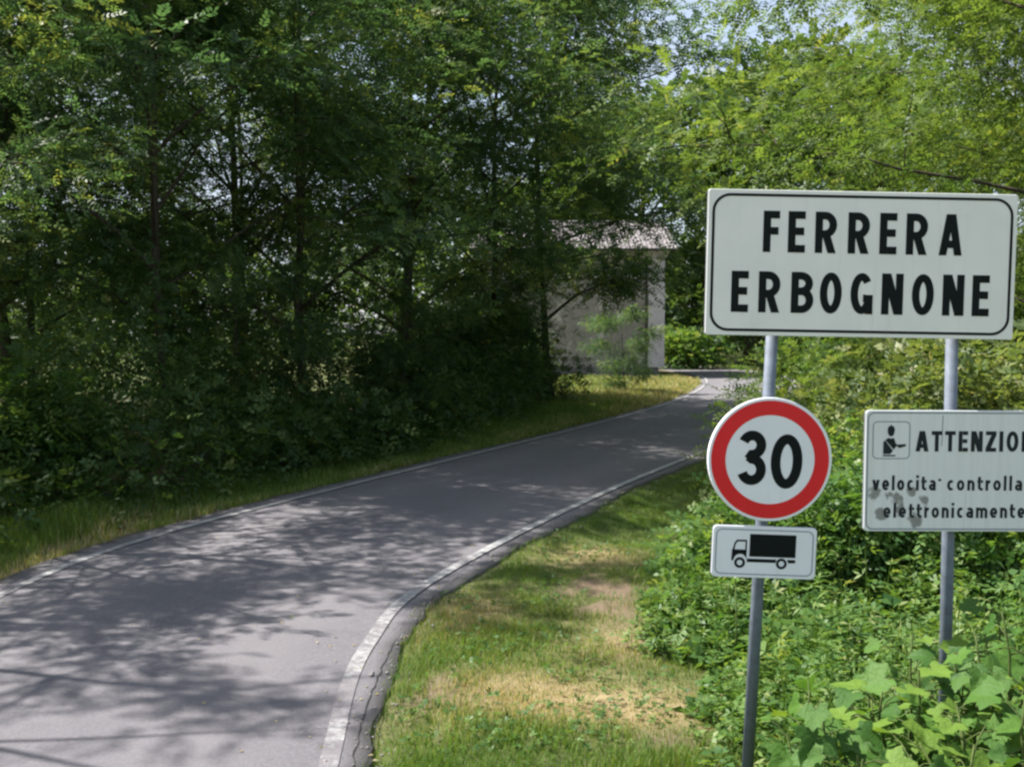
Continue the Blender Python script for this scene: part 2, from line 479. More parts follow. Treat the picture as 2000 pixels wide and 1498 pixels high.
# ------------------------------------------------------------------ ground sheet
def axis(parts):
    a = []
    for lo, hi, st in parts: a += list(np.arange(lo, hi, st))
    return np.array(a + [parts[-1][1]])
gx = axis([(-1500,-300,200),(-300,-60,30),(-60,-16,4),(-16,-7,.6),(-7,6,.16),(6,16,.5),(16,60,4),(60,300,30),(300,1500,200)])
gy = axis([(-300,-40,40),(-40,-4,4),(-4,4,.8),(4,16,.16),(16,48,.4),(48,100,2),(100,300,20),(300,2300,200)])
XX, YY = np.meshgrid(gx, gy)
HH = ground_h(XX, YY)
HH = np.where(in_road(XX, YY), -0.035, HH)
nx_, ny_ = len(gx), len(gy)
ii = np.arange(nx_*ny_).reshape(ny_, nx_)
F = np.stack([ii[:-1,:-1], ii[:-1,1:], ii[1:,1:], ii[1:,:-1]], -1).reshape(-1, 4)
me = np_mesh('ground', np.stack([XX, YY, HH], -1).reshape(-1,3), F, M['ground'],
             {'dry': dry_f(XX, YY).ravel(), 'soil': soil_f(XX, YY).ravel()}, smooth=True)
tag(link('ground', me), 'grassy roadside ground with dry straw and bare soil patches', 'ground', kind='structure')

# ------------------------------------------------------------------ road
cols = 25
V = []; E_ = []; TR_ = []
for i in range(NS):
    for k in range(cols):
        t = k/(cols-1)
        p = EL[i]*(1-t)+ER[i]*t
        zc = 0.035*(1-(2*t-1)**2)
        V.append((p[0], p[1], zc)); E_.append(max(0, abs(2*t-1)-.93)/.07*.7); TR_.append(.38*(math.exp(-((t-.28)/.09)**2)+math.exp(-((t-.74)/.09)**2)))
ii = np.arange(NS*cols).reshape(NS, cols)
F = np.stack([ii[:-1,:-1], ii[:-1,1:], ii[1:,1:], ii[1:,:-1]], -1).reshape(-1,4)
b = len(V)
for side in (EL, ER):
    for i in range(NS): V.append((side[i][0], side[i][1], -0.06)); E_.append(1); TR_.append(0)
sk = []
for i in range(NS-1):
    sk.append((ii[i,0], ii[i+1,0], b+i+1, b+i)); sk.append((ii[i+1,-1], ii[i,-1], b+NS+i, b+NS+i+1))
me = np_mesh('road', V, np.vstack([F, np.array(sk)]), M['asphalt'], {'edge': E_, 'track': TR_}, smooth=True)
road = tag(link('road', me), 'narrow curving asphalt country road in dappled shade', 'road', kind='structure')

def road_z(x, y):
    i = int(np.argmin((LL[:,0]+RL[:,0]-2*x)**2 + (LL[:,1]+RL[:,1]-2*y)**2))
    w_ = ER[i]-EL[i]; t = float(np.dot(np.array([x,y])-EL[i], w_)/np.dot(w_,w_))
    t = min(1, max(0, t))
    k = t*(cols-1); k0 = int(min(cols-2, math.floor(k))); f = k-k0
    zz = lambda q: 0.035*(1-(2*q/(cols-1)-1)**2)
    return zz(k0)*(1-f)+zz(k0+1)*f

def edge_line(P, Nn, sgn, wid=0.115):
    V = []
    for i in range(NS):
        for s_ in (-wid/2, wid/2):
            q = P[i]+Nn[i]*s_
            V.append((q[0], q[1], road_z(q[0], q[1])+0.006))
    F = [(2*i, 2*i+1, 2*i+3, 2*i+2) for i in range(NS-1)]
    o = link('edge_line', np_mesh('edge_line', V, F, M['paint']), road)
    return o
edge_line(LL, LN, -1); edge_line(RL, RN, 1)

# tar-dark cracks along the right shoulder
def crack(off0, y0, y1, seed, wid):
    r = random.Random(seed)
    idx = [i for i in range(NS) if y0 <= RL[i][1] <= y1]
    pts = []
    for i in idx:
        for f in (0, .33, .66):
            j = min(i+1, NS-1)
            p = RL[i]*(1-f)+RL[j]*f
            o = off0 + .03*math.sin(p[1]*1.7+seed) + r.uniform(-.010,.010)
            p = p + RN[i]*o
            pts.append(p)
    V = []; F = []
    for k, p in enumerate(pts):
        w_ = wid*(r.uniform(.35,1.0))*min(1, (k+.3)/4, (len(pts)-k)/4)
        n = RN[idx[min(k//3, len(idx)-1)]]
        for s_ in (-1, 1):
            q = p+n*s_*w_/2
            V.append((q[0], q[1], road_z(q[0], q[1])+.004))
        if k: F.append((2*k-2, 2*k-1, 2*k+1, 2*k))
    link('crack', py_mesh('crack', V, F, M['crack']), road)
crack(.17, 4.6, 8.3, 1, .011)
crack(.24, 5.0, 7.0, 2, .009)
crack(.22, 9.0, 10.6, 5, .008)

# ------------------------------------------------------------------ foliage building blocks
def fronds(P, D, rng, L=.3, K=5, ll=.075, lw=.034, droop=.35, tint=None, terminal=True, upbias=.9):
    """pinnate sprays: P (n,3) base, D (n,3) direction -> quads. Each leaflet is one folded quad."""
    n = len(P)
    D = D/np.linalg.norm(D, axis=1)[:,None]
    up = np.tile(np.array([0,0,1.0]), (n,1)) + rng.normal(0, .45, (n,3))
    S = np.cross(D, up); S /= (np.linalg.norm(S, axis=1)[:,None]+1e-9)
    Nn = np.cross(S, D)
    Ls = L*rng.uniform(.7, 1.25, n)
    items = []
    for k in range(K):
        t = (k+.8)/(K+.3)
        for sg in (-1, 1): items.append((t, sg))
    if terminal: items.append((1.0, 0))
    V = np.empty((n, len(items), 4, 3)); T = np.empty((n, len(items)))
    if tint is None: tint = rng.uniform(.15, .8, n)
    for q, (t, sg) in enumerate(items):
        base = P + D*(t*Ls)[:,None]
        base[:,2] -= droop*Ls*t*t*.6
        ang = rng.uniform(.75, 1.2, n)
        if sg == 0: ang = rng.uniform(-.1, .1, n); s2 = 1
        else: s2 = sg
        ld = D*np.cos(ang)[:,None] + S*(s2*np.sin(ang))[:,None] + Nn*rng.uniform(-.35,.25,(n,1))
        ld /= np.linalg.norm(ld, axis=1)[:,None]
        ls = np.cross(ld, Nn); ls /= (np.linalg.norm(ls, axis=1)[:,None]+1e-9)
        ln = ll*rng.uniform(.7,1.2,n); wd = lw*rng.uniform(.75,1.2,n)
        mid = base + ld*(ln*.48)[:,None]
        fold = Nn*(wd*.22)[:,None]
        V[:,q,0] = base
        V[:,q,1] = mid - ls*(wd*.5)[:,None] + fold
        V[:,q,2] = base + ld*ln[:,None]
        V[:,q,3] = mid + ls*(wd*.5)[:,None] + fold
        T[:,q] = np.clip(tint + rng.normal(0, .09, n), 0, 1)
    nq = n*len(items)
    F = np.arange(nq*4).reshape(nq, 4)
    return V.reshape(-1,3), F, T.ravel()

def polyline_noise(rng, a, b, n, amp, sag=0):
    a = np.array(a, float); b = np.array(b, float)
    t = np.linspace(0, 1, n)[:,None]
    p = a*(1-t)+b*t
    w = rng.normal(0, amp, (n,3)); w[0] = 0
    p = p + np.cumsum(w, 0)*.6*np.linalg.norm(b-a)/n
    p[:,2] += sag*(t[:,0]-t[:,0]**2)*4
    return p

def cluster_fronds(rng, centers, sig, nf, flat=.6, outward=None):
    C = np.repeat(np.array(centers), nf, 0)
    S = np.repeat(np.array(sig), nf)
    off = rng.normal(0, 1, (len(C),3))
    off /= np.maximum(1, np.linalg.norm(off, axis=1)/1.9)[:,None]
    off = off*S[:,None]; off[:,2] *= flat
    D = off/np.maximum(S,1e-3)[:,None] + rng.normal(0,.6,(len(C),3)) + np.array([0,0,-.12])
    if outward is not None: D += np.repeat(outward, nf, 0)*.7
    return C+off, D

def make_tree(name, seed, H, r, base, nl, nf, mat, leafp, lean=(0,0), trunk_r=.11, shape='vase', subs=5, sig=.5, stems=1, skew=(0,0), inner=False, flat=.62):
    """returns (wood mesh, crown mesh)"""
    rng = np.random.RandomState(seed)
    wood = MB()
    cent = []; sg = []; outw = []
    for st in range(stems):
        ox, oy = (0, 0) if stems == 1 else rng.uniform(-.35, .35, 2)
        top = np.array([lean[0]*H+rng.normal(0,.3)+ox*4, lean[1]*H+rng.normal(0,.3)+oy*4, H*rng.uniform(.86,.95)])
        tp = polyline_noise(rng, (ox, oy, -.15), top, 9, .07)
        tr = trunk_r*(1-.82*np.linspace(0,1,9)**1.1); tr[0] *= 1.35
        wood.tube([tuple(p) for p in tp], list(tr), 8)
        s = np.linspace(0,1,9)
        for i in range(nl):
            u = base/H + (0.97-base/H)*((i+rng.uniform(0,.8))/nl)
            p0 = np.array([np.interp(u, s, tp[:,k]) for k in range(3)])
            az = i*2.4+rng.uniform(-.5,.5)+st
            q = (u*H-base)/(H-base)
            prof = {'vase': .55+.65*math.sin(math.pi*min(1, .25+.75*q)), 'column': .8, 'round': .35+.85*math.sin(math.pi*min(1,.12+.80*q)), 'low': 1.15-.55*q}[shape]
            ln = r*prof*rng.uniform(.7,1.15)
            el = {'vase': rng.uniform(.25,.85), 'column': rng.uniform(.3,.8), 'round': rng.uniform(.05,.6), 'low': rng.uniform(-.1,.55)}[shape]
            p1 = p0+np.array([math.cos(az)*math.cos(el)+skew[0]*.6, math.sin(az)*math.cos(el)+skew[1]*.6, math.sin(el)])*ln
            lp = polyline_noise(rng, p0, p1, 6, .10, sag=ln*.05)
            r0 = trunk_r*(.5-.28*u)
            wood.tube([tuple(p) for p in lp], list(np.linspace(r0, r0*.25, 6)), 5, cap=False)
            od = np.array([math.cos(az), math.sin(az), .1])
            for j_ in ((1, 2, 3, 4) if inner else ()): cent.append(lp[j_]+rng.normal(0,.25,3)); sg.append(sig*.7); outw.append(np.array([math.cos(az), math.sin(az), .1]))
            cent.append(lp[-1]); sg.append(sig*rng.uniform(.7,1.1)); outw.append(od)
            for k in range(subs):
                v = rng.uniform(.3,1.0); j = min(4, int(v*5))
                q0 = lp[j]*(1-(v*5-j))+lp[j+1]*(v*5-j)
                da = az+rng.uniform(-1.5,1.5)
                l2 = ln*rng.uniform(.22,.5)
                q1 = q0+np.array([math.cos(da), math.sin(da), rng.uniform(-.35,.5)])*l2
                qp = polyline_noise(rng, q0, q1, 4, .12, sag=l2*.08)
                wood.tube([tuple(p) for p in qp], list(np.linspace(r0*.42, r0*.1, 4)), 4, cap=False)
                cent.append(qp[-1]); sg.append(sig*rng.uniform(.65,1.15)); outw.append(np.array([math.cos(da), math.sin(da), 0]))
                cent.append(qp[1]); sg.append(sig*rng.uniform(.5,.8)); outw.append(np.array([math.cos(da), math.sin(da), 0]))
    P, D = cluster_fronds(rng, cent, sg, nf, flat, np.array(outw))
    ctint = np.repeat(np.clip(rng.normal(.45,.17,len(cent)), .05, .95), nf)
    tint = np.clip(ctint+rng.normal(0,.13,len(P)), 0, 1)
    keep = P[:,2] > .15
    V, F, T = fronds(P[keep], D[keep], rng, tint=tint[keep], **leafp)
    return (py_mesh(name+'_trunk', wood.V, wood.F, M['bark'], True), np_mesh(name+'_crown', V, F, M[mat], {'tint': T}))

LOC = dict(L=.34, K=5, ll=.088, lw=.042)
LOCB = dict(L=.36, K=5, ll=.095, lw=.050)
variants = {
    'A': make_tree('locust', 11, 13.5, 4.1, 2.4, 17, 35, 'locust', LOCB, (.05,-.02), .13, 'vase', sig=.58, flat=.36),
    'B': make_tree('locust', 12, 12.5, 3.9, 2.0, 17, 35, 'locust', LOCB, (-.04,.03), .10, 'vase', sig=.58, flat=.36),
    'C': make_tree('locust', 13, 11.5, 4.0, 1.5, 18, 35, 'locust', LOCB, (.06,.0), .10, 'round', sig=.58, flat=.36),
    'T': make_tree('locust', 17, 13.0, 4.0, 3.2, 14, 27, 'locust', LOC, (.05,-.02), .13, 'vase', sig=.36, subs=5, flat=.45),
    'D': make_tree('locust', 14, 13.0, 4.6, 0.5, 22, 30, 'locust_sunlit', dict(L=.36,K=5,ll=.088,lw=.048), (-.02,.0), .08, 'round', sig=.70, inner=True, subs=6, flat=.5),
    'E': make_tree('broadleaf', 15, 14.0, 5.0, 1.2, 18, 30, 'far_leaf', dict(L=.40,K=2,ll=.26,lw=.19), (.0,.0), .22, 'round', sig=.85),
    'S': make_tree('sapling', 16, 6.0, 1.9, 0.6, 10, 34, 'locust', LOC, (.04,.02), .05, 'round', subs=4, sig=.42),
}
def tree(kind, x, y, label, sc_=1.0, rz=0.0, name='locust_tree', group='roadside locust trees', tilt=(0,0)):
    z = float(ground_h(np.array([x]), np.array([y]))[0])
    o = empty(name, (x, y, z), rz)
    o.rotation_euler = (tilt[0], tilt[1], rz)
    o.scale = (sc_, sc_, sc_)
    w_, c_ = variants[kind]
    link('trunk', w_, o); link('crown', c_, o)
    return tag(o, label, 'tree', group)

GL = 'locust trees along the left roadside'
tree('T', -9.0, 12.7, 'loose leaved locust overhanging the left picture edge nearest the camera', .86, .3, group=GL)
tree('T', -9.9, 9.5, 'locust tree just outside the left edge shading the near road', .80, 2.0, group=GL)
tree('A', -11.8, 19.4, 'locust rooted off frame whose crown fills the upper left corner', 1.0, .3, group=GL)
tree('A', -10.4, 21.5, 'leftmost locust trunk standing inside the picture, dark and tall', 1.1, 4.1, group=GL)
tree('C', -12.6, 27.0, 'bushy locust in the back row, second trunk from the left edge', 1.2, 4.4, group=GL)
tree('B', -6.6, 19.6, 'slender dark locust nearest the verge behind the sunlit grass tuft', 1.05, 1.9, group=GL)
tree('A', -7.2, 27.5, 'tall back row locust between the two front row locusts at left', 1.15, 2.4, group=GL)
tree('B', -9.0, 35.0, 'rearmost locust glimpsed behind the tall back row locust', 1.15, 1.1, group=GL)
tree('B', -4.9, 23.4, 'thin trunked front row locust, second from the left along the verge', 1.12, 3.6, group=GL)
tree('A', -3.9, 34.0, 'back row locust close behind the low limbed roadside locust', 1.2, .2, group=GL)
tree('C', -2.8, 27.2, 'low limbed front row locust, third from the left along the verge', 1.18, .9, group=GL)
tree('B', -0.7, 31.6, 'front row locust just left of the old house', 1.25, 5.1, group=GL)
tree('C', 1.35, 35.3, 'last locust of the row, its boughs hanging over the house wall', 1.45, 2.7, group=GL)
tree('B', -14.5, 21.5, 'locust outside the left edge behind the corner crown', 1.1, 2.2, group=GL)
tree('C', -17.5, 33.0, 'bushy locust at the rearmost left corner of the grove', 1.25, .4, group=GL)
variants['bare'] = make_tree('bare_locust', 19, 9.5, 2.6, 5.0, 3, 1, 'locust', LOC, (.03,.0), .08, 'vase', subs=1)
_b = tree('bare', -7.4, 8.3, 'bare slender locust outside the frame casting thin branch shadows on the road', 1.0, 2.2, group=GL)
tree('bare', -7.2, 7.35, 'bare thin locust outside the frame nearest the camera casting a shadow streak', .9, 4.6, group=GL)

GR = 'sunlit trees along the right roadside'
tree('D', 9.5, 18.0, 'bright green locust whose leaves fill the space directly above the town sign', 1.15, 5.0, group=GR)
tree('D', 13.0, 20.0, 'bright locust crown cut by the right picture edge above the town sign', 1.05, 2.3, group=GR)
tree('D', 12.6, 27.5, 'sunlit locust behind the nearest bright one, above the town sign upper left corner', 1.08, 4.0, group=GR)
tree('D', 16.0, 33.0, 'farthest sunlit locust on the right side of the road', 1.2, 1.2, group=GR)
GF = 'trees beyond the house'
tree('E', 21.5, 59.0, 'broad green tree beyond the bend right of the sky gap', 1.35, .5, 'broadleaf_tree', GF)
tree('E', 18.5, 80.0, 'rounded mid green tree standing right of the house corner', 1.85, 2.0, 'broadleaf_tree', GF)
tree('E', 12.0, 96.0, 'green tree straight behind the house corner', 1.9, 4.3, 'broadleaf_tree', GF)
tree('E', 2.0, 92.0, 'green tree behind the house roof', 1.3, 3.3, 'broadleaf_tree', GF)

# ------------------------------------------------------------------ house by the bend
def house():
    o = empty('house', (3.9, 58.0, 0))
    W0, W1, D1, Hh = -5.6, 4.35, 9.0, 6.75       # local: x from W0..W1, front at y=0
    b = MB(); b.box(W0, W1, 0.0, D1, .55, Hh); b.build('wall', M['plaster'], o)
    b = MB(); b.box(W0-.05, W1+.05, -.06, D1+.05, -.1, .55); b.build('plinth', M['plinth'], o)
    b = MB(); b.box(W1-.55, W1+.36, -.14, .55, .553, Hh-.02); b.build('pilaster', M['plaster_light'], o)
    b = MB(); b.box(W0-.1, W1-.552, -.09, .05, 5.55, 5.85); b.build('string_course', M['plaster_light'], o)
    b = MB()
    for k, (dz, dy) in enumerate([(0,.10),(.12,.18),(.24,.28)]):
        b.box(W0-dy, W1+.36+dy, -.14-dy, D1+dy, Hh+dz, Hh+dz+.118)
    b.build('cornice', M['plaster_light'], o)
    b = MB(); b.tube([(W1-.68,-.12,.1),(W1-.68,-.12,6.9)], .055, 8)
    for z in (1.4, 3.2, 5.0): b.tube([(W1-.68,-.12,z),(W1-.68,-.12,z+.06)], .075, 8)
    b.build('downpipe', M['pipe'], o)
    b = MB(); b.tube([(W0-.7,-.78,7.12),(W1+1.0,-.78,7.12)], .075, 8); b.build('gutter', M['pipe'], o)
    # low pitched roof with barrel tile ridges
    z0, zr, yr = 7.12, 9.1, D1/2
    x0, x1 = W0-.65, W1+.95
    nT = int((x1-x0)/.24)
    for side in (0, 1):
        V = []; F = []
        cs = 6
        rows = 14
        for j in range(rows+1):
            t = j/rows
            for i in range(nT*cs+1):
                x = x0+(x1-x0)*i/(nT*cs)
                u = (i % cs)/cs
                hh = .055*abs(math.cos(math.pi*u))
                y = (-.75+(yr+.75)*t) if side == 0 else (D1+.75-(D1+.75-yr)*t)
                V.append((x, y, z0+.02+(zr-z0)*t+hh+(.03 if j < rows else 0)*(1-(t*rows) % 1)))
        n = nT*cs+1
        for j in range(rows):
            for i in range(n-1): F.append((j*n+i, j*n+i+1, (j+1)*n+i+1, (j+1)*n+i))
        b = MB(); b.add(V, F); b.build('roof_slope', M['tile'], o)
    b = MB(); b.tube([(x0-.05, yr, zr+.06),(x1+.05, yr, zr+.06)], .13, 8); b.build('ridge', M['tile'], o)
    for xx in (W0, W1-.3):
        b = MB(); b.add([(xx,0,Hh+.36),(xx+.3,0,Hh+.36),(xx+.3,D1,Hh+.36),(xx,D1,Hh+.36),(xx,yr,zr-.08),(xx+.3,yr,zr-.08)],
              [(0,1,5,4),(2,3,4,5),(0,4,3),(1,2,5),(0,3,2,1)])
        b.build('gable', M['plaster'], o)
    return tag(o, 'old plastered two storey house half hidden behind trees at the bend', 'house')
house()

# ------------------------------------------------------------------ sign lettering: a stroke alphabet
def arc(cx, cy, rx, ry, a0, a1, n=14):
    return [(cx+rx*math.cos(R(a0+(a1-a0)*i/n)), cy+ry*math.sin(R(a0+(a1-a0)*i/n))) for i in range(n+1)]

def glyph(ch, t):
    """(width, strokes); stroke = ('p', pts, closed) ribbon or ('d', x0,y0,x1,y1, tx) slanted bar; cap height 1"""
    h = t/2
    P = lambda *a: ('p', list(a), False)
    if ch == 'E': w = .42; return w, [P((h,0),(h,1)), P((t,1-h),(w,1-h)), P((t,.515),(w*.93,.515)), P((t,h),(w,h))]
    if ch == 'F': w = .40; return w, [P((h,0),(h,1)), P((t,1-h),(w,1-h)), P((t,.515),(w*.93,.515))]
    if ch in 'RB':
        w = .53; yb = .46 if ch == 'R' else .53
        ry = (1-h-yb)/2; rx = .20
        bowl = [(t*.95,1-h)]+arc(w-h-rx, yb+ry, rx, ry, 90, -90, 12)+[(t*.95,yb)]
        s = [P((h,0),(h,1)), ('p', bowl, False)]
        if ch == 'R': s.append(('d', w-t*.62, 0, w*.50, .46, t*1.08))
        else:
            rb = (yb-h)/2
            s.append(('p', [(t*.95,yb)]+arc(w-h-rx+.02, h+rb, rx, rb, 90, -90, 12)+[(t*.95,h)], False))
        return w, s
    if ch == 'A': w = .57; return w, [('d', t*.52,0, w/2-t*.12,1, t*1.02), ('d', w-t*.52,0, w/2+t*.12,1, t*1.02), P((w*.24,.27),(w*.76,.27))]
    if ch == 'O': w = .54; return w, [('p', arc(w/2,.5,w/2-h,.5-h,0,360,36)[:-1], True)]
    if ch == '0': w = .58; return w, [('p', arc(w/2,.5,w/2-h,.5-h,0,360,36)[:-1], True)]
    if ch == 'G':
        w = .55
        return w, [('p', arc(w/2,.5,w/2-h,.5-h,42,318,28)+[(w-h,.26),(w-h,.47)], False), P((w*.56,.47-h*.9),(w-t,.47-h*.9)), P((w-h,0),(w-h,.2))]
    if ch == 'N': w = .53; return w, [P((h,0),(h,1)), P((w-h,0),(w-h,1)), ('d', w-t*.62,0, t*.62,1, t*1.15)]
    if ch == 'T': w = .46; return w, [P((w/2,0),(w/2,1-t)), P((0,1-h),(w,1-h))]
    if ch == 'I': return t, [P((h,0),(h,1))]
    if ch == 'Z': w = .46; return w, [P((0,1-h),(w,1-h)), P((0,h),(w,h)), ('d', t*.6,t, w-t*.6,1-t, t*1.15)]
    if ch == '3':
        w = .54; xm = w/2-.01
        top = arc(xm,.735,w/2-h-.01,.265-h,160,-90,18); bot = arc(xm+.005,.285,w/2-h,.285-h,90,-160,18)
        return w, [('p', top+[(xm-.06,.47)], False), ('p', [(xm-.06,.53+.0)]+bot, False)]
    xh = .70
    if ch == 'v': w = .46; return w, [('d', w/2-t*.05,0, t*.5,xh, t), ('d', w/2+t*.05,0, w-t*.5,xh, t)]
    if ch == 'o': w = .46; return w, [('p', arc(w/2,xh/2,w/2-h,xh/2-h,0,360,28)[:-1], True)]
    if ch == 'c': w = .42; return w, [('p', arc(w/2+.02,xh/2,w/2-h+.01,xh/2-h,48,312,22), False)]
    if ch == 'e': w = .46; return w, [('p', arc(w/2,xh/2,w/2-h,xh/2-h,0,318,24), False), P((t,xh/2-.02),(w-h*.4,xh/2-.02))]
    if ch == 'l': return t, [P((h,0),(h,1))]
    if ch == 'i': return t, [P((h,0),(h,xh)), P((h,.83),(h,.83+t))]
    if ch == 't': w = .32; return w, [('p', [(.12,.92),(.12,.22)]+arc(.12+.13,.22,.13,.22-h,180,270,6)+[(w,h)], False), P((0,xh-h),(.12-h,xh-h)), P((.12+h,xh-h),(w,xh-h))]
    if ch == 'a': w = .44; return w, [('p', arc(w/2-.01,.225,w/2-h-.01,.225-h,0,360,24)[:-1], True), ('p', [(w-h,0),(w-h,.48)]+arc(w/2+.0,.46,w/2-h,.24-h,0,145,12), False)]
    if ch == 'n': w = .44; return w, [P((h,0),(h,xh)), ('p', [(w-h,0),(w-h,.42)]+arc(w/2,.42,w/2-h,.28-h,0,170,12), False)]
    if ch == 'r': w = .30; return w, [P((h,0),(h,xh)), ('p', arc(w*.95,.36,w*.95-h,.34-h,90,170,8), False)]
    if ch == 'm': w = .70; return w, [P((h,0),(h,xh)), ('p', [(w/2,0),(w/2,.45)]+arc(w/4+h/2,.45,w/4-h/2,.25-h,0,170,10), False), ('p', [(w-h,0),(w-h,.45)]+arc(w*.75-h/2,.45,w/4-h/2,.25-h,0,170,10), False)]
    if ch == "'": return t, [P((h,.62),(h,.78))]
    return .3, []

def ribbon(mb, pts, closed, wid, z):
    n = len(pts)
    V = []
    for i in range(n):
        if closed: a, c = pts[i-1], pts[(i+1) % n]
        else: a, c = pts[max(i-1,0)], pts[min(i+1,n-1)]
        b = pts[i]
        d0 = Vector((b[0]-a[0], b[1]-a[1])); d1 = Vector((c[0]-b[0], c[1]-b[1]))
        if d0.length < 1e-9: d0 = d1
        if d1.length < 1e-9: d1 = d0
        d0.normalize(); d1.normalize()
        t = (d0+d1).normalized(); nn = Vector((-t.y, t.x))
        k = wid/2/max(.55, nn.dot(Vector((-d0.y, d0.x))))
        V.append((b[0]-nn.x*k, b[1]-nn.y*k, z)); V.append((b[0]+nn.x*k, b[1]+nn.y*k, z))
    F = []
    for i in range(n if closed else n-1):
        j = (i+1) % n
        F.append((2*i, 2*j, 2*j+1, 2*i+1))
    mb.add(V, F)

def write_glyph(mb, ch, x, y, H, t, z, sx=1.0, rot=0.0):
    w, strokes = glyph(ch, t)
    for k, s in enumerate(strokes):
        zz = z+.0004*k
        if s[0] == 'p':
            pts = [(x+p[0]*H*sx, y+p[1]*H) for p in s[1]]
            ribbon(mb, pts, s[2], t*H, zz)
        else:
            _, x0, y0, x1, y1, tx = s
            mb.add([(x+(x0-tx/2)*H*sx, y+y0*H, zz),(x+(x0+tx/2)*H*sx, y+y0*H, zz),(x+(x1+tx/2)*H*sx, y+y1*H, zz),(x+(x1-tx/2)*H*sx, y+y1*H, zz)], [(0,1,2,3)])
    return w*H*sx

def write_line(mb, text, x, y, H, t, gap, z, sx=1.0, space=.32):
    for ch in text:
        if ch == ' ': x += space*H; continue
        x += write_glyph(mb, ch, x, y, H, t, z, sx)+gap
    return x-gap

def rounded_path(w, h, r, n=7):
    pts = []
    for cx, cy, a in ((w/2-r, h/2-r, 0), (-w/2+r, h/2-r, 90), (-w/2+r, -h/2+r, 180), (w/2-r, -h/2+r, 270)):
        pts += arc(cx, cy, r, r, a, a+90, n)
    return pts

def panel_mesh(w, h, r, thick, mat, back):
    """sheet with folded rim: face at z=0, rim going back by thick"""
    pts = rounded_path(w, h, r, 6); n = len(pts)
    V = [(p[0], p[1], 0) for p in pts]+[(p[0]*(1+.004/w), p[1]*(1+.004/h), -.003) for p in pts]+[(p[0]*(1+.004/w), p[1]*(1+.004/h), -thick) for p in pts]
    inn = [(p[0]*(1-.03/w), p[1]*(1-.03/h), -thick) for p in pts]+[(p[0]*(1-.03/w), p[1]*(1-.03/h), -.004) for p in pts]
    V += inn
    F = [tuple(range(n))]
    for a in range(4):
        for i in range(n): j = (i+1) % n; F.append((a*n+i, (a+1)*n+i, (a+1)*n+j, a*n+j))
    F.append(tuple(4*n+i for i in range(n))[::-1])
    me = py_mesh('panel', V, F, mat)
    me.materials.append(back)
    for k, p in enumerate(me.polygons):
        if k > n: p.material_index = 1
    return me

def clamp(parent, x, y, post_r, z_back):
    b = MB()
    b.box(x-.11, x+.11, y-.02, y+.02, z_back-.012, z_back-.0005)
    b.tube([(x, y-.018, z_back-.012-post_r), (x, y+.018, z_back-.012-post_r)], post_r+.006, 14)
    return b.build('clamp', M['galv'], parent)

def face_rot(roll, yaw):
    """sign local x right, y up, z to viewer -> world"""
    return (Matrix.Rotation(yaw, 4, 'Z') @ Matrix.Rotation(R(90), 4, 'X') @ Matrix.Rotation(roll, 4, 'Z')).to_euler()

PR = .030
FRONT = .062           # panel face stands this far in front of the post axis

# ---- town name sign on two posts
base_l = Vector((1.172, 5.0+FRONT, -.05)); top_l = Vector((1.312, 5.0+FRONT, 3.12))
base_r = Vector((2.176, 5.0+FRONT, -.05)); top_r = Vector((2.172, 5.0+FRONT, 3.10))
town = empty('town_sign', (1.172, 5.0+FRONT, 0))
def post(name, a, b_, parent):
    o = Vector(parent.location)
    m_ = MB(); m_.tube([a-o, b_-o], PR, 20)
    m_.tube([b_-o-Vector((0,0,.004)), b_-o+Vector((0,0,.012))], PR+.003, 20)
    ob = m_.build(name, M['galv'], parent, smooth=False)
    for p in ob.data.polygons: p.use_smooth = len(p.vertices) == 4
    return ob
post('post', base_l, top_l, town); post('post', base_r, top_r, town)
pan = link('panel', panel_mesh(1.505, .70, .012, .025, M['sign_white'], M['alu']), town,
           Vector((1.699, 5.0, 2.83))-Vector(town.location), face_rot(R(-1.0), R(0.8)))
b = MB(); ribbon(b, rounded_path(1.455, .652, .082, 9), True, .0135, .0012); b.build('border', M['sign_black'], pan)
b = MB()
for ch, cx in zip('FERRERA', (447,592,750,942,1127,1282,1475)):
    write_glyph(b, ch, (cx-1027)/1198, .0505+.002, .199, .185, .0012)
b.build('lettering', M['sign_black'], pan)
b = MB()
for ch, cx in zip('ERBOGNONE', (265,425,615,783,963,1145,1323,1503,1677)):
    write_glyph(b, ch, (cx-1022)/1198, -.2395, .199, .185, .0012)
b.build('lettering', M['sign_black'], pan)
for xx in (-.40, .47):
    for yy in (-.22, .22): clamp(pan, xx, yy, PR, -.025)
tag(town, 'large white town name sign reading FERRERA ERBOGNONE on two grey posts', 'road sign')

# ---- round 30 sign
rootp = Vector((1.265, 5.0-.004, 1.879))
spd = empty('speed_limit_sign', rootp)
disc_rot = face_rot(R(-2.2), R(0.5))
def disc_mesh(rad, thick, mat, back):
    n = 64
    c = lambda r, z: [(r*math.cos(2*math.pi*i/n), r*math.sin(2*math.pi*i/n), z) for i in range(n)]
    V = c(rad-.003, 0)+c(rad, -.003)+c(rad, -thick)+c(rad-.016, -thick)+c(rad-.016, -.004)
    F = [tuple(range(n))]
    for a in range(4):
        for i in range(n): j = (i+1) % n; F.append((a*n+i, (a+1)*n+i, (a+1)*n+j, a*n+j))
    F.append(tuple(4*n+i for i in range(n))[::-1])
    me = py_mesh('disc', V, F, mat); me.materials.append(back)
    for k, p in enumerate(me.polygons):
        if k > 2*n: p.material_index = 1
    return me
disc = link('disc', disc_mesh(.305, .024, M['sign_white_cool'], M['alu']), spd, (0,0,0), disc_rot)
b = MB(); ribbon(b, arc(0,0,.2545,.2545,0,360,72)[:-1], True, .071, .0012); b.build('red_ring', M['sign_red'], disc)
b = MB()
write_glyph(b, '3', -.158, -.128, .268, .178, .0012, .97)
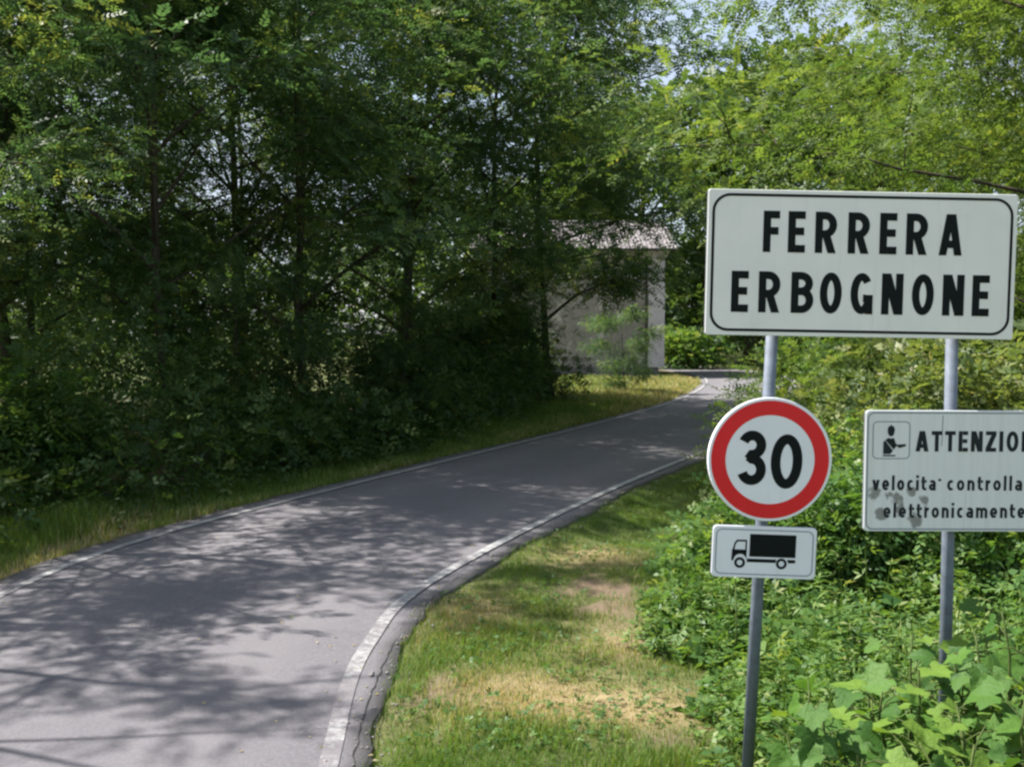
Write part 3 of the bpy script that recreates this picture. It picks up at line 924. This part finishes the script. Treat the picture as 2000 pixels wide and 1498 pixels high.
write_glyph(b, '0', .004, -.140, .268, .178, .0012, 1.0)
b.build('digits', M['sign_black'], disc)
for yy in (-.16, .16): clamp(disc, 0.0, yy, PR, -.024)
tag(spd, 'round red rimmed speed limit sign with black number 30', 'road sign')

# ---- truck plate
trk = empty('truck_plate', (1.2425, 5.0-.002, 1.42))
tp_ = link('panel', panel_mesh(.51, .252, .022, .022, M['sign_white_cool'], M['alu']), trk, (0,0,0), face_rot(R(-2.1), R(0.5)))
b = MB(); ribbon(b, rounded_path(.478, .220, .028, 6), True, .0045, .0012); b.build('border', M['sign_line'], tp_)
def lx(cx): return (cx-456)/1198
def ly(cy): return (958-cy)/1198
b = MB()
Z0 = .0012
b.add([(lx(368),ly(850),Z0),(lx(368),ly(985),Z0),(lx(642),ly(985),Z0),(lx(642),ly(850),Z0)], [(0,1,2,3)])              # cargo box
b.add([(lx(355),ly(997),Z0),(lx(355),ly(1018),Z0),(lx(525),ly(1018),Z0),(lx(530),ly(997),Z0)], [(0,1,2,3)])            # chassis
b.add([(lx(592),ly(997),Z0),(lx(602),ly(1018),Z0),(lx(642),ly(1016),Z0),(lx(642),ly(997),Z0)], [(0,1,2,3)])            # rear overhang
cab = [(268,945),(278,905),(292,886),(352,886),(352,897),(297,897),(286,912),(279,945)]
b.add([(lx(x),ly(y),Z0) for x, y in cab], [tuple(range(8))])
b.add([(lx(343),ly(898),Z0),(lx(352),ly(898),Z0),(lx(352),ly(945),Z0),(lx(343),ly(945),Z0)], [(0,1,2,3)])
b.add([(lx(x),ly(y),Z0+.0004) for x, y in [(265,944),(352,944),(352,1000),(345,985),(330,972),(310,970),(290,978),(278,995),(275,1010),(263,1010)]], [tuple(range(10))])
for cx in (313, 560): ribbon(b, arc(lx(cx), ly(1022), .0205, .0205, 0, 360, 28)[:-1], True, .0125, Z0+.0008)
b.build('truck_pictogram', M['sign_black'], tp_)
for yy in (0,): clamp(tp_, 0, yy, PR, -.022)
tag(trk, 'small white plate with black lorry symbol below the 30 sign', 'road sign')

# ---- ATTENZIONE panel
att = empty('speed_check_sign', (2.178, 5.0-.002, 1.822))
ap = link('panel', panel_mesh(.892, .592, .018, .024, M['sign_stained'], M['alu']), att, (0,0,0), face_rot(R(-.25), R(0.4)))
b = MB(); ribbon(b, rounded_path(.872, .572, .03, 6), True, .0055, .0012); b.build('border', M['sign_line'], ap)
AX = 1047+.446*1198
def ax(cx): return (cx-AX)/1198
def ay(cy): return (478-cy)/1198
b = MB(); ribbon(b, [(p[0]+ax(1197), p[1]+ay(296)) for p in rounded_path(.18, .181, .022, 5)], True, .004, .0012); b.build('pictogram_frame', M['sign_line'], ap)
b = MB()
poly = lambda pts, dz=0: b.add([(ax(x), ay(y), Z0+dz) for x, y in pts], [tuple(range(len(pts)))])
head = [(1195+20*math.cos(R(a)), 246+28*math.sin(R(a))) for a in range(0, 360, 20)]
poly(head)
poly([(1172,240),(1178,218),(1195,207),(1212,218),(1218,240)], .0004)
poly([(1162,295),(1178,283),(1196,286),(1228,330),(1212,352)], .0)
poly([(1212,283),(1196,286),(1214,311),(1234,322),(1280,318),(1284,330),(1246,342),(1228,330)], .0008)
poly([(1150,308),(1160,297),(1208,358),(1192,378),(1150,378)], .0)
poly([(1150,383),(1222,383),(1222,391),(1150,391)], .0004)
b.build('officer_pictogram', M['sign_ink'], ap)
b = MB()
x = ax(1340)
xe = write_line(b, 'ATTENZIONE', x, ay(362), .1005, .19, .0140, Z0, sx=1.12)
b.build('lettering', M['sign_ink'], ap)
b = MB(); xe = write_line(b, "velocita'", ax(1090), ay(592), .074, .18, .0120, Z0, sx=1.06); b.build('lettering', M['sign_ink'], ap)
b = MB(); write_line(b, 'controllata', ax(1530), ay(592), .074, .18, .0122, Z0, sx=1.16); b.build('lettering', M['sign_ink'], ap)
b = MB(); write_line(b, 'elettronicamente', ax(1158), ay(754), .074, .18, .0115, Z0, sx=1.12); b.build('lettering', M['sign_ink'], ap)
b = MB(); b.add([(ax(1496),ay(150),.001),(ax(1499),ay(150),.001),(ax(1496),ay(330),.001),(ax(1493),ay(330),.001)],[(0,1,2,3)]); b.build('scratch', M['sign_ink'], ap)
for yy in (-.18, .18): clamp(ap, 0.0, yy, PR, -.024)
tag(att, 'stained white sign reading ATTENZIONE with officer symbol on the right post', 'road sign')

# ------------------------------------------------------------------ shrubs and undergrowth
OV = dict(L=.24, K=2, ll=.105, lw=.062, droop=.5)
def make_shrub(name, seed, H, r, mat, leafp, ncl, nf, sig=.3, stem_n=9, flat=.8, sk=(0,0)):
    rng = np.random.RandomState(seed)
    wood = MB(); cent = []; outw = []
    for i in range(ncl):
        az = rng.uniform(0, 2*math.pi); q = math.sqrt(rng.uniform(0,1)); zz = rng.uniform(.12,1)**.8
        rr = r*q*(1.05-.5*zz**2)
        c = np.array([math.cos(az)*rr+sk[0]*zz, math.sin(az)*rr+sk[1]*zz, H*zz*(.75+.3*rng.uniform()) * (1-.25*q)])
        cent.append(c); outw.append(np.array([math.cos(az), math.sin(az), .35]))
        if i < stem_n:
            p = polyline_noise(rng, (c[0]*.15, c[1]*.15, -.05), c*1.0, 6, .1)
            wood.tube([tuple(v) for v in p], list(np.linspace(.022, .006, 6)), 5)
    P, D = cluster_fronds(rng, cent, np.full(ncl, sig)*rng.uniform(.7,1.2,ncl), nf, flat, np.array(outw))
    ct = np.repeat(np.clip(rng.normal(.45,.2,ncl),0.05,.95), nf)
    tint = np.clip(ct+rng.normal(0,.14,len(P)),0,1)
    k = P[:,2] > .02
    V, F, T = fronds(P[k], D[k], rng, tint=tint[k], **leafp)
    return py_mesh(name+'_stems', wood.V, wood.F, M['stem'], True), np_mesh(name+'_foliage', V, F, M[mat], {'tint': T})

def shrub(name, x, y, meshes, label, cat='bush', sc_=1.0, rz=0, group=None):
    z = float(ground_h(np.array([x]), np.array([y]))[0])
    o = empty(name, (x, y, z), rz); o.scale = (sc_,)*3
    link('stems', meshes[0], o); link('foliage', meshes[1], o)
    return tag(o, label, cat, group)

bram = make_shrub('bramble', 31, 1.25, .85, 'bramble_leaf', dict(L=.15,K=2,ll=.062,lw=.044,droop=.4), 60, 46, .2)
shrub('bramble_bush', 2.35, 8.7, bram, 'rounded green bramble bush behind the lorry plate', sc_=1.0)
bram2 = make_shrub('bramble', 32, 1.5, 1.1, 'bramble_leaf', dict(L=.15,K=2,ll=.065,lw=.046,droop=.4), 70, 46, .22)
shrub('bramble_bush', 3.55, 8.7, bram2, 'wide bramble bush between the two sign posts', sc_=1.0)
shrub('bramble_bush', 4.25, 11.6, bram2, 'leafy bush by the road edge right behind the 30 disc', sc_=1.1, rz=2)
shrub('bramble_bush', 5.4, 9.3, bram, 'bramble bush behind the stained warning sign', sc_=1.35, rz=1)
pale = make_shrub('pale', 33, 2.5, 1.5, 'pale_leaf', dict(L=.22,K=2,ll=.10,lw=.065,droop=.5), 80, 36, .3)
shrub('elder_bush', 5.3, 13.0, pale, 'pale leaved tall bush right under the town sign', sc_=1.05)
shrub('elder_bush', 7.3, 13.5, pale, 'pale leaved bush at the right edge above the warning sign', sc_=1.1, rz=2.2)
lime = make_shrub('lime', 34, 2.3, 1.1, 'locust_sunlit', dict(L=.3,K=5,ll=.075,lw=.036), 46, 34, .32)
shrub('locust_sapling', 4.3, 15.2, lime, 'lime green locust sapling showing between the two sign posts', 'sapling')
shrub('locust_sapling', 8.3, 22.5, lime, 'lime green locust sapling beside the far road edge above the 30 disc', 'sapling', sc_=1.25, rz=1.4)
sunny = make_shrub('sunny', 35, 2.6, 1.3, 'bramble_leaf', OV, 60, 34, .3)
shrub('elder_bush', -7.25, 15.0, sunny, 'sunlit bush at the left edge of the picture beside the verge', sc_=.95)
hedge = make_shrub('hedge', 36, 2.6, 2.2, 'bramble_leaf', dict(L=.3,K=2,ll=.2,lw=.13,droop=.4), 60, 26, .45, flat=.7)
shrub('hedge_bush', 12.2, 71.0, hedge, 'clipped hedge bush just right of the house corner', sc_=1.15, group='bushes at the bend')
shrub('hedge_bush', 17.5, 62.0, hedge, 'bright hedge bush on the outside of the bend', sc_=1.1, rz=1, group='bushes at the bend')
shrub('hedge_bush', 18.0, 54.0, hedge, 'hedge bush right of the far road behind the left sign post', sc_=1.2, rz=2, group='bushes at the bend')

# dense undergrowth at the foot of the left grove: one mass
def undergrowth():
    rng = np.random.RandomState(44)
    cent = []; sg = []
    n = 1000
    yy = 9 + 36*rng.uniform(0,1,n)**1.15
    off = 1.5+rng.gamma(1.5, 1.9, n)+np.clip((yy-27)/4,0,1)*2.0
    for y, o_ in zip(yy, off):
        x = float(x_at(LL, y))-o_ - (.5 if y < 14 else 0)
        if y > 36 and x > 1.2: continue
        hmax = .5+min(3.6 if y < 23 else 2.6, (o_-1.3)*1.1)*(.25+1.15*float(vnoise(x, y, 2.4, 81)))
        z = rng.uniform(.1, 1)*hmax
        if 12.2 < y < 14.8 and o_ < 4.5 and z > .35: continue
        cent.append((x, y, z)); sg.append(rng.uniform(.28,.5))
    for k in range(260):                                   # thicket behind the grove
        cent.append((rng.uniform(-24,-8), rng.uniform(24,40), rng.uniform(.1,1)*2.6)); sg.append(rng.uniform(.4,.7))
    for k in range(20):                                    # round the last trunk of the row
        cent.append((1.0+rng.normal(0,.9), 35.2+rng.normal(0,.8), rng.uniform(.1,1.5))); sg.append(rng.uniform(.25,.42))
    nf = 34
    P, D = cluster_fronds(rng, cent, sg, nf, .75)
    ct = np.repeat(np.clip(rng.normal(.4,.18,len(cent)),0.05,.95), nf)
    tint = np.clip(ct+rng.normal(0,.14,len(P)),0,1)
    k = P[:,2] > .03
    V, F, T = fronds(P[k], D[k], rng, tint=tint[k], L=.24, K=2, ll=.115, lw=.066, droop=.5)
    tag(link('undergrowth', np_mesh('undergrowth', V, F, M['shrub_leaf'], {'tint': T})),
        'dark leafy undergrowth at the foot of the left grove', 'undergrowth', kind='stuff')
undergrowth()

# saplings on the left edge
for (x, y, s_, rz, lb) in [(-5.6, 20.5, .75, .3, 'young locust sapling in the undergrowth below the second front row locust'),
                           (-2.6, 23.6, .62, 1.5, 'young locust sapling below the low limbed roadside locust'),
                           (-.3, 30.2, .72, 2.6, 'young dark sapling at the foot of the locust left of the house'),
                           (4.6, 41.5, .62, 4.0, 'light green sapling standing in front of the house wall')]:
    tree('S', x, y, lb, s_, rz, 'locust_sapling', 'saplings on the left verge')

# far wood closing the view
def far_wood():
    rng = np.random.RandomState(55)
    cent = []; sg = []
    for i in range(520):
        a = rng.uniform(-46, 42); d = rng.uniform(105, 150)
        x = d*math.sin(R(a)); y = d*math.cos(R(a))
        hm = 8+7*float(vnoise(a, 0, 5, 91))
        cent.append((x, y, rng.uniform(.05,1)*hm)); sg.append(rng.uniform(1.4,2.4))
    P, D = cluster_fronds(rng, cent, sg, 40, .8)
    tint = np.clip(np.repeat(rng.normal(.5,.2,len(cent)),40)+rng.normal(0,.1,len(P)),0,1)
    V, F, T = fronds(P, D, rng, tint=tint, L=1.2, K=1, ll=.85, lw=.6)
    tag(link('wood', np_mesh('wood', V, F, M['far_leaf'], {'tint': T})), 'distant wood closing the view behind house and grove', 'wood', kind='stuff')
far_wood()

# ------------------------------------------------------------------ grass
def blades(x, y, h, w, tint, rng, name, label):
    n = len(x)
    z = ground_h(x, y)-.01
    az = rng.uniform(0, 2*math.pi, n); be = rng.uniform(.05,.6,n)*h
    bx, by = np.cos(az)*be, np.sin(az)*be
    sx, sy = -np.sin(az+rng.normal(0,.5,n))*w/2, np.cos(az)*w/2
    V = np.empty((n,5,3))
    V[:,0] = np.stack([x-sx, y-sy, z],1); V[:,1] = np.stack([x+sx, y+sy, z],1)
    mx, my, mz = x+bx*.3, y+by*.3, z+h*.6
    V[:,2] = np.stack([mx+sx*.75, my+sy*.75, mz],1); V[:,3] = np.stack([mx-sx*.75, my-sy*.75, mz],1)
    V[:,4] = np.stack([x+bx, y+by, z+h*rng.uniform(.85,1.05,n)],1)
    i = np.arange(n)*5
    T1 = np.stack([i,i+1,i+2],1); T2 = np.stack([i,i+2,i+3],1); T3 = np.stack([i+3,i+2,i+4],1)
    F = np.concatenate([T1,T2,T3]); t3 = np.tile(tint, 3)
    tag(link(name, np_mesh(name, V.reshape(-1,3), F, M['grass'], {'tint': t3})), label, 'grass', kind='stuff')

def scatter(rng, n, x0, x1, y0, y1, power=1.0):
    y = y0+(y1-y0)*rng.uniform(0,1,n)**power
    x = rng.uniform(x0, x1, n)
    return x, y

rng = np.random.RandomState(61)
# right verge
n = 420000
y = 4.6+18*rng.uniform(0,1,n)**1.7
x = x_at(RL, y)+.16+rng.uniform(0,1,n)*np.minimum(4.2, 2.2+.16*y)
so = soil_f(x, y); dr = dry_f(x, y)
clump = fbm(x, y, .22, 101)
keep = (rng.uniform(0,1,n) > so*.95) & (rng.uniform(0,1,n) < .12+1.35*clump**1.3)
edge = poly_dist(x, y, ER[:int(NS*.5):2])
inr = in_road(x, y)
keep &= ~inr | ((edge < .10*rng.uniform(0,1,n)) & (vnoise(x, y, .3, 181) > .5))
keep &= rng.uniform(0,1,n) < np.clip(edge/.2, .35, 1)
x, y, so, dr, clump = x[keep], y[keep], so[keep], dr[keep], clump[keep]
tall = fbm(x, y, .7, 111)
h = (.03+.13*tall**2.0+.05*(rng.uniform(0,1,len(x)) < .06))*rng.uniform(.5,1.3,len(x))*(1-.45*dr)
tint = np.clip(.10+.42*rng.uniform(0,1,len(x))+.3*(tall-.5)+.62*dr*rng.uniform(.3,1.25,len(x)),0,1)
blades(x, y, h, rng.uniform(.003,.0065,len(x)), tint, rng, 'grass', 'green verge grass with dry straw patches right of the road')
# left verge
n = 150000
y = 7.5+48*rng.uniform(0,1,n)**1.55
x = x_at(LL, y)-.28-rng.uniform(0,1,n)**1.2*(2.5+np.clip((y-32)/8,0,1)*5)
so = soil_f(x, y); dr = dry_f(x, y); tall = fbm(x, y, 1.1, 121)
keep = (rng.uniform(0,1,n) > so*.92) & ~in_road(x, y) & (rng.uniform(0,1,n) < .3+1.2*fbm(x, y, .5, 131))
x, y, so, dr, tall = x[keep], y[keep], so[keep], dr[keep], tall[keep]
far = np.clip((y-10)/30, 0, 1)
off = x_at(LL, y)-x
tuft = G(x, y, -5.75, 13.4, .55, 1.1)
h = (.035+.15*tall**1.7+.06*np.clip(off-.8,0,2)+.20*tuft+.08*far)*rng.uniform(.6,1.35,len(x))
tint = np.clip(.12+.40*rng.uniform(0,1,len(x))+.5*dr*rng.uniform(.3,1.2,len(x)),0,1)
blades(x, y, h, rng.uniform(.006,.011,len(x))*(1+1.8*far), tint, rng, 'grass', 'rough grass strip along the left road edge')

# ------------------------------------------------------------------ weeds on the right bank (uncountable mass)
def weeds():
    rng = np.random.RandomState(71)
    VV = []; FF = []; TV = []; b0 = 0
    #          n     Hmin Hmax  L    K  ll    lw   droop tint  nodes lean
    species = [(1500, .25, .85, .075, 1, .060, .038, .6, .42, 10, .12),
               (800,  .40, 1.25, .05, 1, .075, .022, .7, .62, 16, .07),
               (420,  .25, .80, .10, 1, .100, .075, .5, .35, 7, .18),
               (420,  .15, .50, .06, 2, .040, .026, .5, .75, 9, .25)]
    for si, (n, h0, h1, L_, K_, ll, lw, dp, t0, nodes, ln_) in enumerate(species):
        n = int(n*1.25)
        y = 3.5+7.3*rng.uniform(0,1,n)**1.1
        xe_ = 1.05+.07*(y-5)+.22*np.sin(y*2.1)+.18*np.sin(y*5.3+1)
        x = xe_+rng.uniform(0,1,n)**1.15*(2.2+.33*y)
        ok = ~((np.abs(x-1.2) < .14) & (y < 5.3) & (y > 4.0)) & ~((y < 5.2) & (x < .262*y+.10))
        ok &= soil_f(x, y) < .75
        ok &= fbm(x, y, .8, 160+si) > .36
        x, y = x[ok], y[ok]; n = len(x)
        z = ground_h(x, y)
        edge = np.clip((x-(1.0+.07*(y-5)))/.7, .2, 1)
        H = (h0+(h1-h0)*fbm(x, y, .8, 141+si))*edge*rng.uniform(.6,1.25,n)
        H = np.where(y < 5.2, np.minimum(H, rng.uniform(.45,.85,n)), H)
        P = []; D = []; T = []
        lx_, ly_ = rng.normal(0,ln_,n), rng.normal(0,ln_,n)
        tt = np.clip(t0+.5*(fbm(x, y, .6, 151+si)-.5)+rng.normal(0,.13,n), .03, .97)
        for k in range(nodes):
            q = .15+.85*(k+.5)/nodes
            az = k*2.4+rng.uniform(0,6.28,n)
            P.append(np.stack([x+lx_*H*q, y+ly_*H*q, z+H*q],1))
            D.append(np.stack([np.cos(az), np.sin(az), rng.uniform(-.2,.55,n)],1)); T.append(np.clip(tt+.2*(q-.5)+rng.normal(0,.08,n),0,1))
        V, F, TT = fronds(np.concatenate(P), np.concatenate(D), rng, tint=np.concatenate(T), L=L_, K=K_, ll=ll, lw=lw, droop=dp)
        VV.append(V); FF.append(F+b0); TV.append(TT); b0 += len(V)
        w_ = .0045
        SV = np.empty((n,4,3))
        SV[:,0] = np.stack([x-w_,y,z-.02],1); SV[:,1] = np.stack([x+w_,y,z-.02],1)
        SV[:,2] = np.stack([x+lx_*H+w_*.4,y+ly_*H,z+H],1); SV[:,3] = np.stack([x+lx_*H-w_*.4,y+ly_*H,z+H],1)
        VV.append(SV.reshape(-1,3)); FF.append(np.arange(n*4).reshape(n,4)+b0); TV.append(np.full(n,.6)); b0 += n*4
    tag(link('weeds', np_mesh('weeds', np.vstack(VV), np.vstack(FF), M['bramble_leaf'], {'tint': np.concatenate(TV)})), 'tangled green weeds on the bank around the sign posts', 'weeds', kind='stuff')
    # low clover and plantain leaves between the verge grass
    n = 3600
    y = 5.2+11*rng.uniform(0,1,n)**1.4
    x = x_at(RL, y)+.35+rng.uniform(0,1,n)*2.4
    ok = (fbm(x, y, .5, 171) > .5) & (soil_f(x, y) < .6) & ~in_road(x, y)
    x, y = x[ok], y[ok]; n = len(x)
    az = rng.uniform(0,6.28,n)
    P = np.stack([x, y, ground_h(x, y)+rng.uniform(.01,.07,n)],1); D = np.stack([np.cos(az), np.sin(az), rng.uniform(0,.6,n)],1)
    V, F, T = fronds(P, D, rng, tint=np.clip(rng.normal(.4,.2,n),0,1), L=.03, K=1, ll=.035, lw=.022, droop=.4)
    tag(link('ground_cover', np_mesh('ground_cover', V, F, M['bramble_leaf'], {'tint': T})), 'low clover leaves between the right verge grass', 'ground cover', kind='stuff')
weeds()

# ------------------------------------------------------------------ big lobed leaf plants in front of the right post
def lobed_leaf(seed):
    """palmate leaf with five toothed lobes, unit length along +Y, petiole at origin"""
    r = random.Random(seed)
    ctrl = []
    for a, rad in [(-152,.30),(-125,.52),(-100,.44),(-72,.74),(-52,.60),(-40,.56),(-20,.86),(0,1.02),(20,.84),(40,.57),(52,.62),(72,.76),(100,.46),(125,.50),(152,.28)]:
        ctrl.append((a, rad*r.uniform(.92,1.06)))
    pts = []
    for i in range(len(ctrl)-1):
        (a0,r0),(a1,r1) = ctrl[i], ctrl[i+1]
        pts.append((a0,r0)); pts.append(((a0+a1)/2, (r0+r1)/2*r.uniform(.86,.97)))
    pts.append(ctrl[-1])
    def z(x, y):
        return .10*math.sin(3.1*x+seed)*.6+.07*math.sin(4*y+seed*2)-.22*(x*x+.6*y*y)+.34*abs(x)
    V = [(0,0,0)]
    n = len(pts)
    for f in (.52, 1.0):
        for a, rad in pts:
            x = math.sin(R(a))*rad*f; y_ = math.cos(R(a))*rad*f
            V.append((x, y_, z(x, y_)+(.02 if f < 1 else 0)))
    F = []
    for i in range(n-1):
        F.append((0, 1+i+1, 1+i)); F.append((1+i, 1+i+1, 1+n+i+1, 1+n+i))
    return V, F
leaf_meshes = []
for sd_ in range(5):
    V, F = lobed_leaf(sd_+1)
    for tint in (.15, .38, .55, .8):
        me = py_mesh('lobed_leaf', V, F, M['lobed_leaf'], True)
        a = me.attributes.new('tint', 'FLOAT', 'FACE')
        r = random.Random(sd_*7+int(tint*100))
        a.data.foreach_set('value', [min(1, max(0, tint+r.uniform(-.05,.05))) for _ in me.polygons])
        leaf_meshes.append(me)

def leafy_plant(x, y, seed, H, spread, nst, label, lean=(0,0)):
    r = random.Random(seed)
    z = float(ground_h(np.array([x]), np.array([y]))[0])
    o = empty('broad_leaf_plant', (x, y, z))
    for s_ in range(nst):
        az = r.uniform(0, 2*math.pi); rr = spread*math.sqrt(r.uniform(0.02,1))
        tip = Vector((math.cos(az)*rr+lean[0], math.sin(az)*rr+lean[1], H*r.uniform(.7,1.0)*(1-.25*rr/spread)))
        foot = Vector((math.cos(az)*.06, math.sin(az)*.06, -.05))
        pts = []
        for k in range(7):
            t = k/6
            p = foot.lerp(tip, t); p += Vector((r.uniform(-.02,.02), r.uniform(-.02,.02), .06*math.sin(math.pi*t)))
            pts.append(p)
        mb = MB(); mb.tube(pts, [.011-.007*k/6 for k in range(7)], 6)
        nl = r.randint(8, 12)
        leaves = []
        for k in range(nl):
            t = .34+.66*(k+r.uniform(.2,.8))/nl
            q = pts[min(5, int(t*6))].lerp(pts[min(6, int(t*6)+1)], t*6-int(t*6)) if t < 1 else pts[6]
            a2 = k*2.4+r.uniform(-.5,.5)+az
            pl = r.uniform(.07,.16)
            e = q+Vector((math.cos(a2)*pl, math.sin(a2)*pl, r.uniform(.02,.07)))
            mb.tube([q, (q+e)/2+Vector((0,0,.015)), e], [.004,.003,.0025], 4, cap=False)
            leaves.append((e, a2, t))
        mb.build('stem', M['stem'], o, smooth=True)
        for e, a2, t in leaves:
            me = leaf_meshes[r.randrange(len(leaf_meshes))]
            size = r.choice((.06,.075,.09,.11,.13,.15))*r.uniform(.85,1.15)*(1.15-.35*t)
            lf = link('leaf', me, o, e)
            dirv = Vector((math.cos(a2), math.sin(a2), r.uniform(-.8,.2))).normalized()
            upv = Vector((r.uniform(-.6,.6), r.uniform(-.9,.35), 1)).normalized()
            xx = dirv.cross(upv).normalized(); zz = xx.cross(dirv)
            Mx = Matrix((xx, dirv, zz)).transposed()
            lf.rotation_euler = Mx.to_euler(); lf.scale = (size*1.1, size, size)
    return tag(o, label, 'plant', 'broad leaved plants in the corner below the signs')
leafy_plant(1.80, 3.75, 3, 1.30, .42, 13, 'broad lobed leaf plant in the lower right corner of the picture')
leafy_plant(1.30, 3.95, 4, 1.20, .28, 11, 'broad lobed leaf plant just right of the left sign post foot')
leafy_plant(2.22, 4.4, 5, 1.40, .40, 12, 'broad leaf plant hiding the foot of the right sign post')
leafy_plant(1.72, 4.4, 6, 1.22, .34, 9, 'broad leaf plant low between the two sign posts')

# loose stones and dry leaves along the asphalt edges
def grit():
    rng = np.random.RandomState(83)
    n = 3200
    side = rng.uniform(0,1,n) < .6
    i = (rng.uniform(0,1,n)**1.6*NS*.42).astype(int)+8
    p = np.where(side[:,None], ER[i], EL[i]); nn = np.where(side[:,None], RN[i], -LN[i])
    q = p+nn*rng.normal(.02,.10,n)[:,None]+rng.normal(0,.06,(n,2))
    r_ = rng.uniform(.004,.013,n)*(1+1.2*(rng.uniform(0,1,n) < .05))
    gz = np.where(in_road(q[:,0], q[:,1]), .004, ground_h(q[:,0], q[:,1]))
    c = np.stack([q[:,0], q[:,1], gz+r_*.4],1)
    o6 = np.array([(1,0,0),(0,1,0),(-1,0,0),(0,-1,0),(0,0,.7),(0,0,-.7)])
    V = c[:,None]+o6[None]*r_[:,None,None]*rng.uniform(.6,1.3,(n,6,1))
    f8 = np.array([(0,1,4),(1,2,4),(2,3,4),(3,0,4),(1,0,5),(2,1,5),(3,2,5),(0,3,5)])
    F = (np.arange(n)[:,None,None]*6+f8[None]).reshape(-1,3)
    tag(link('gravel', np_mesh('gravel', V.reshape(-1,3), F, M['stone'])), 'small loose stones along both asphalt edges', 'gravel', kind='stuff')
    n = 900
    i = (rng.uniform(0,1,n)**1.5*NS*.45).astype(int)+8
    t = np.where(rng.uniform(0,1,n) < .5, rng.beta(1,9,n), 1-rng.beta(1,9,n))
    p = EL[i]*(1-t)[:,None]+ER[i]*t[:,None]+rng.normal(0,.03,(n,2))
    zr_ = .035*(1-(2*t-1)**2)+.008
    az = rng.uniform(0,6.28,n)
    P = np.stack([p[:,0], p[:,1], zr_],1); D = np.stack([np.cos(az), np.sin(az), np.zeros(n)],1)
    V, F, T = fronds(P, D, rng, tint=rng.uniform(.65,1,n), L=.01, K=0, ll=.035, lw=.02, droop=0)
    V[:,2] = np.maximum(V[:,2], np.repeat(zr_, 4)-.003)
    tag(link('leaf_litter', np_mesh('leaf_litter', V, F, M['grass'], {'tint': T})), 'dry fallen leaflets on the road surface near the edges', 'leaf litter', kind='stuff')
M['stone'] = plain('grit_stone', (.26,.245,.23), .9, .2, var=.35, vs_=9)
grit()

# white umbel flower near the bush
fl = empty('white_flower', (1.58, 7.2, 0))
mb = MB(); mb.tube([(0,0,0),(.02,0,.4),(.01,.01,.78)], [.008,.006,.004], 6); mb.build('stem', M['stem'], fl, True)
mb = MB()
r = random.Random(9)
for k in range(34):
    a = r.uniform(0, 6.28); q = .085*math.sqrt(r.random())
    cx, cy, cz = .01+q*math.cos(a), .01+q*math.sin(a), .80-q*q*2+r.uniform(-.004,.004)
    mb.add([(cx+.014*math.cos(j*1.257), cy+.014*math.sin(j*1.257), cz+(.003 if j % 2 else 0)) for j in range(5)], [(0,1,2,3,4)])
mb.build('umbel', M['flower'], fl)
tag(fl, 'small flat white flower head among the weeds below the lorry plate', 'flower')
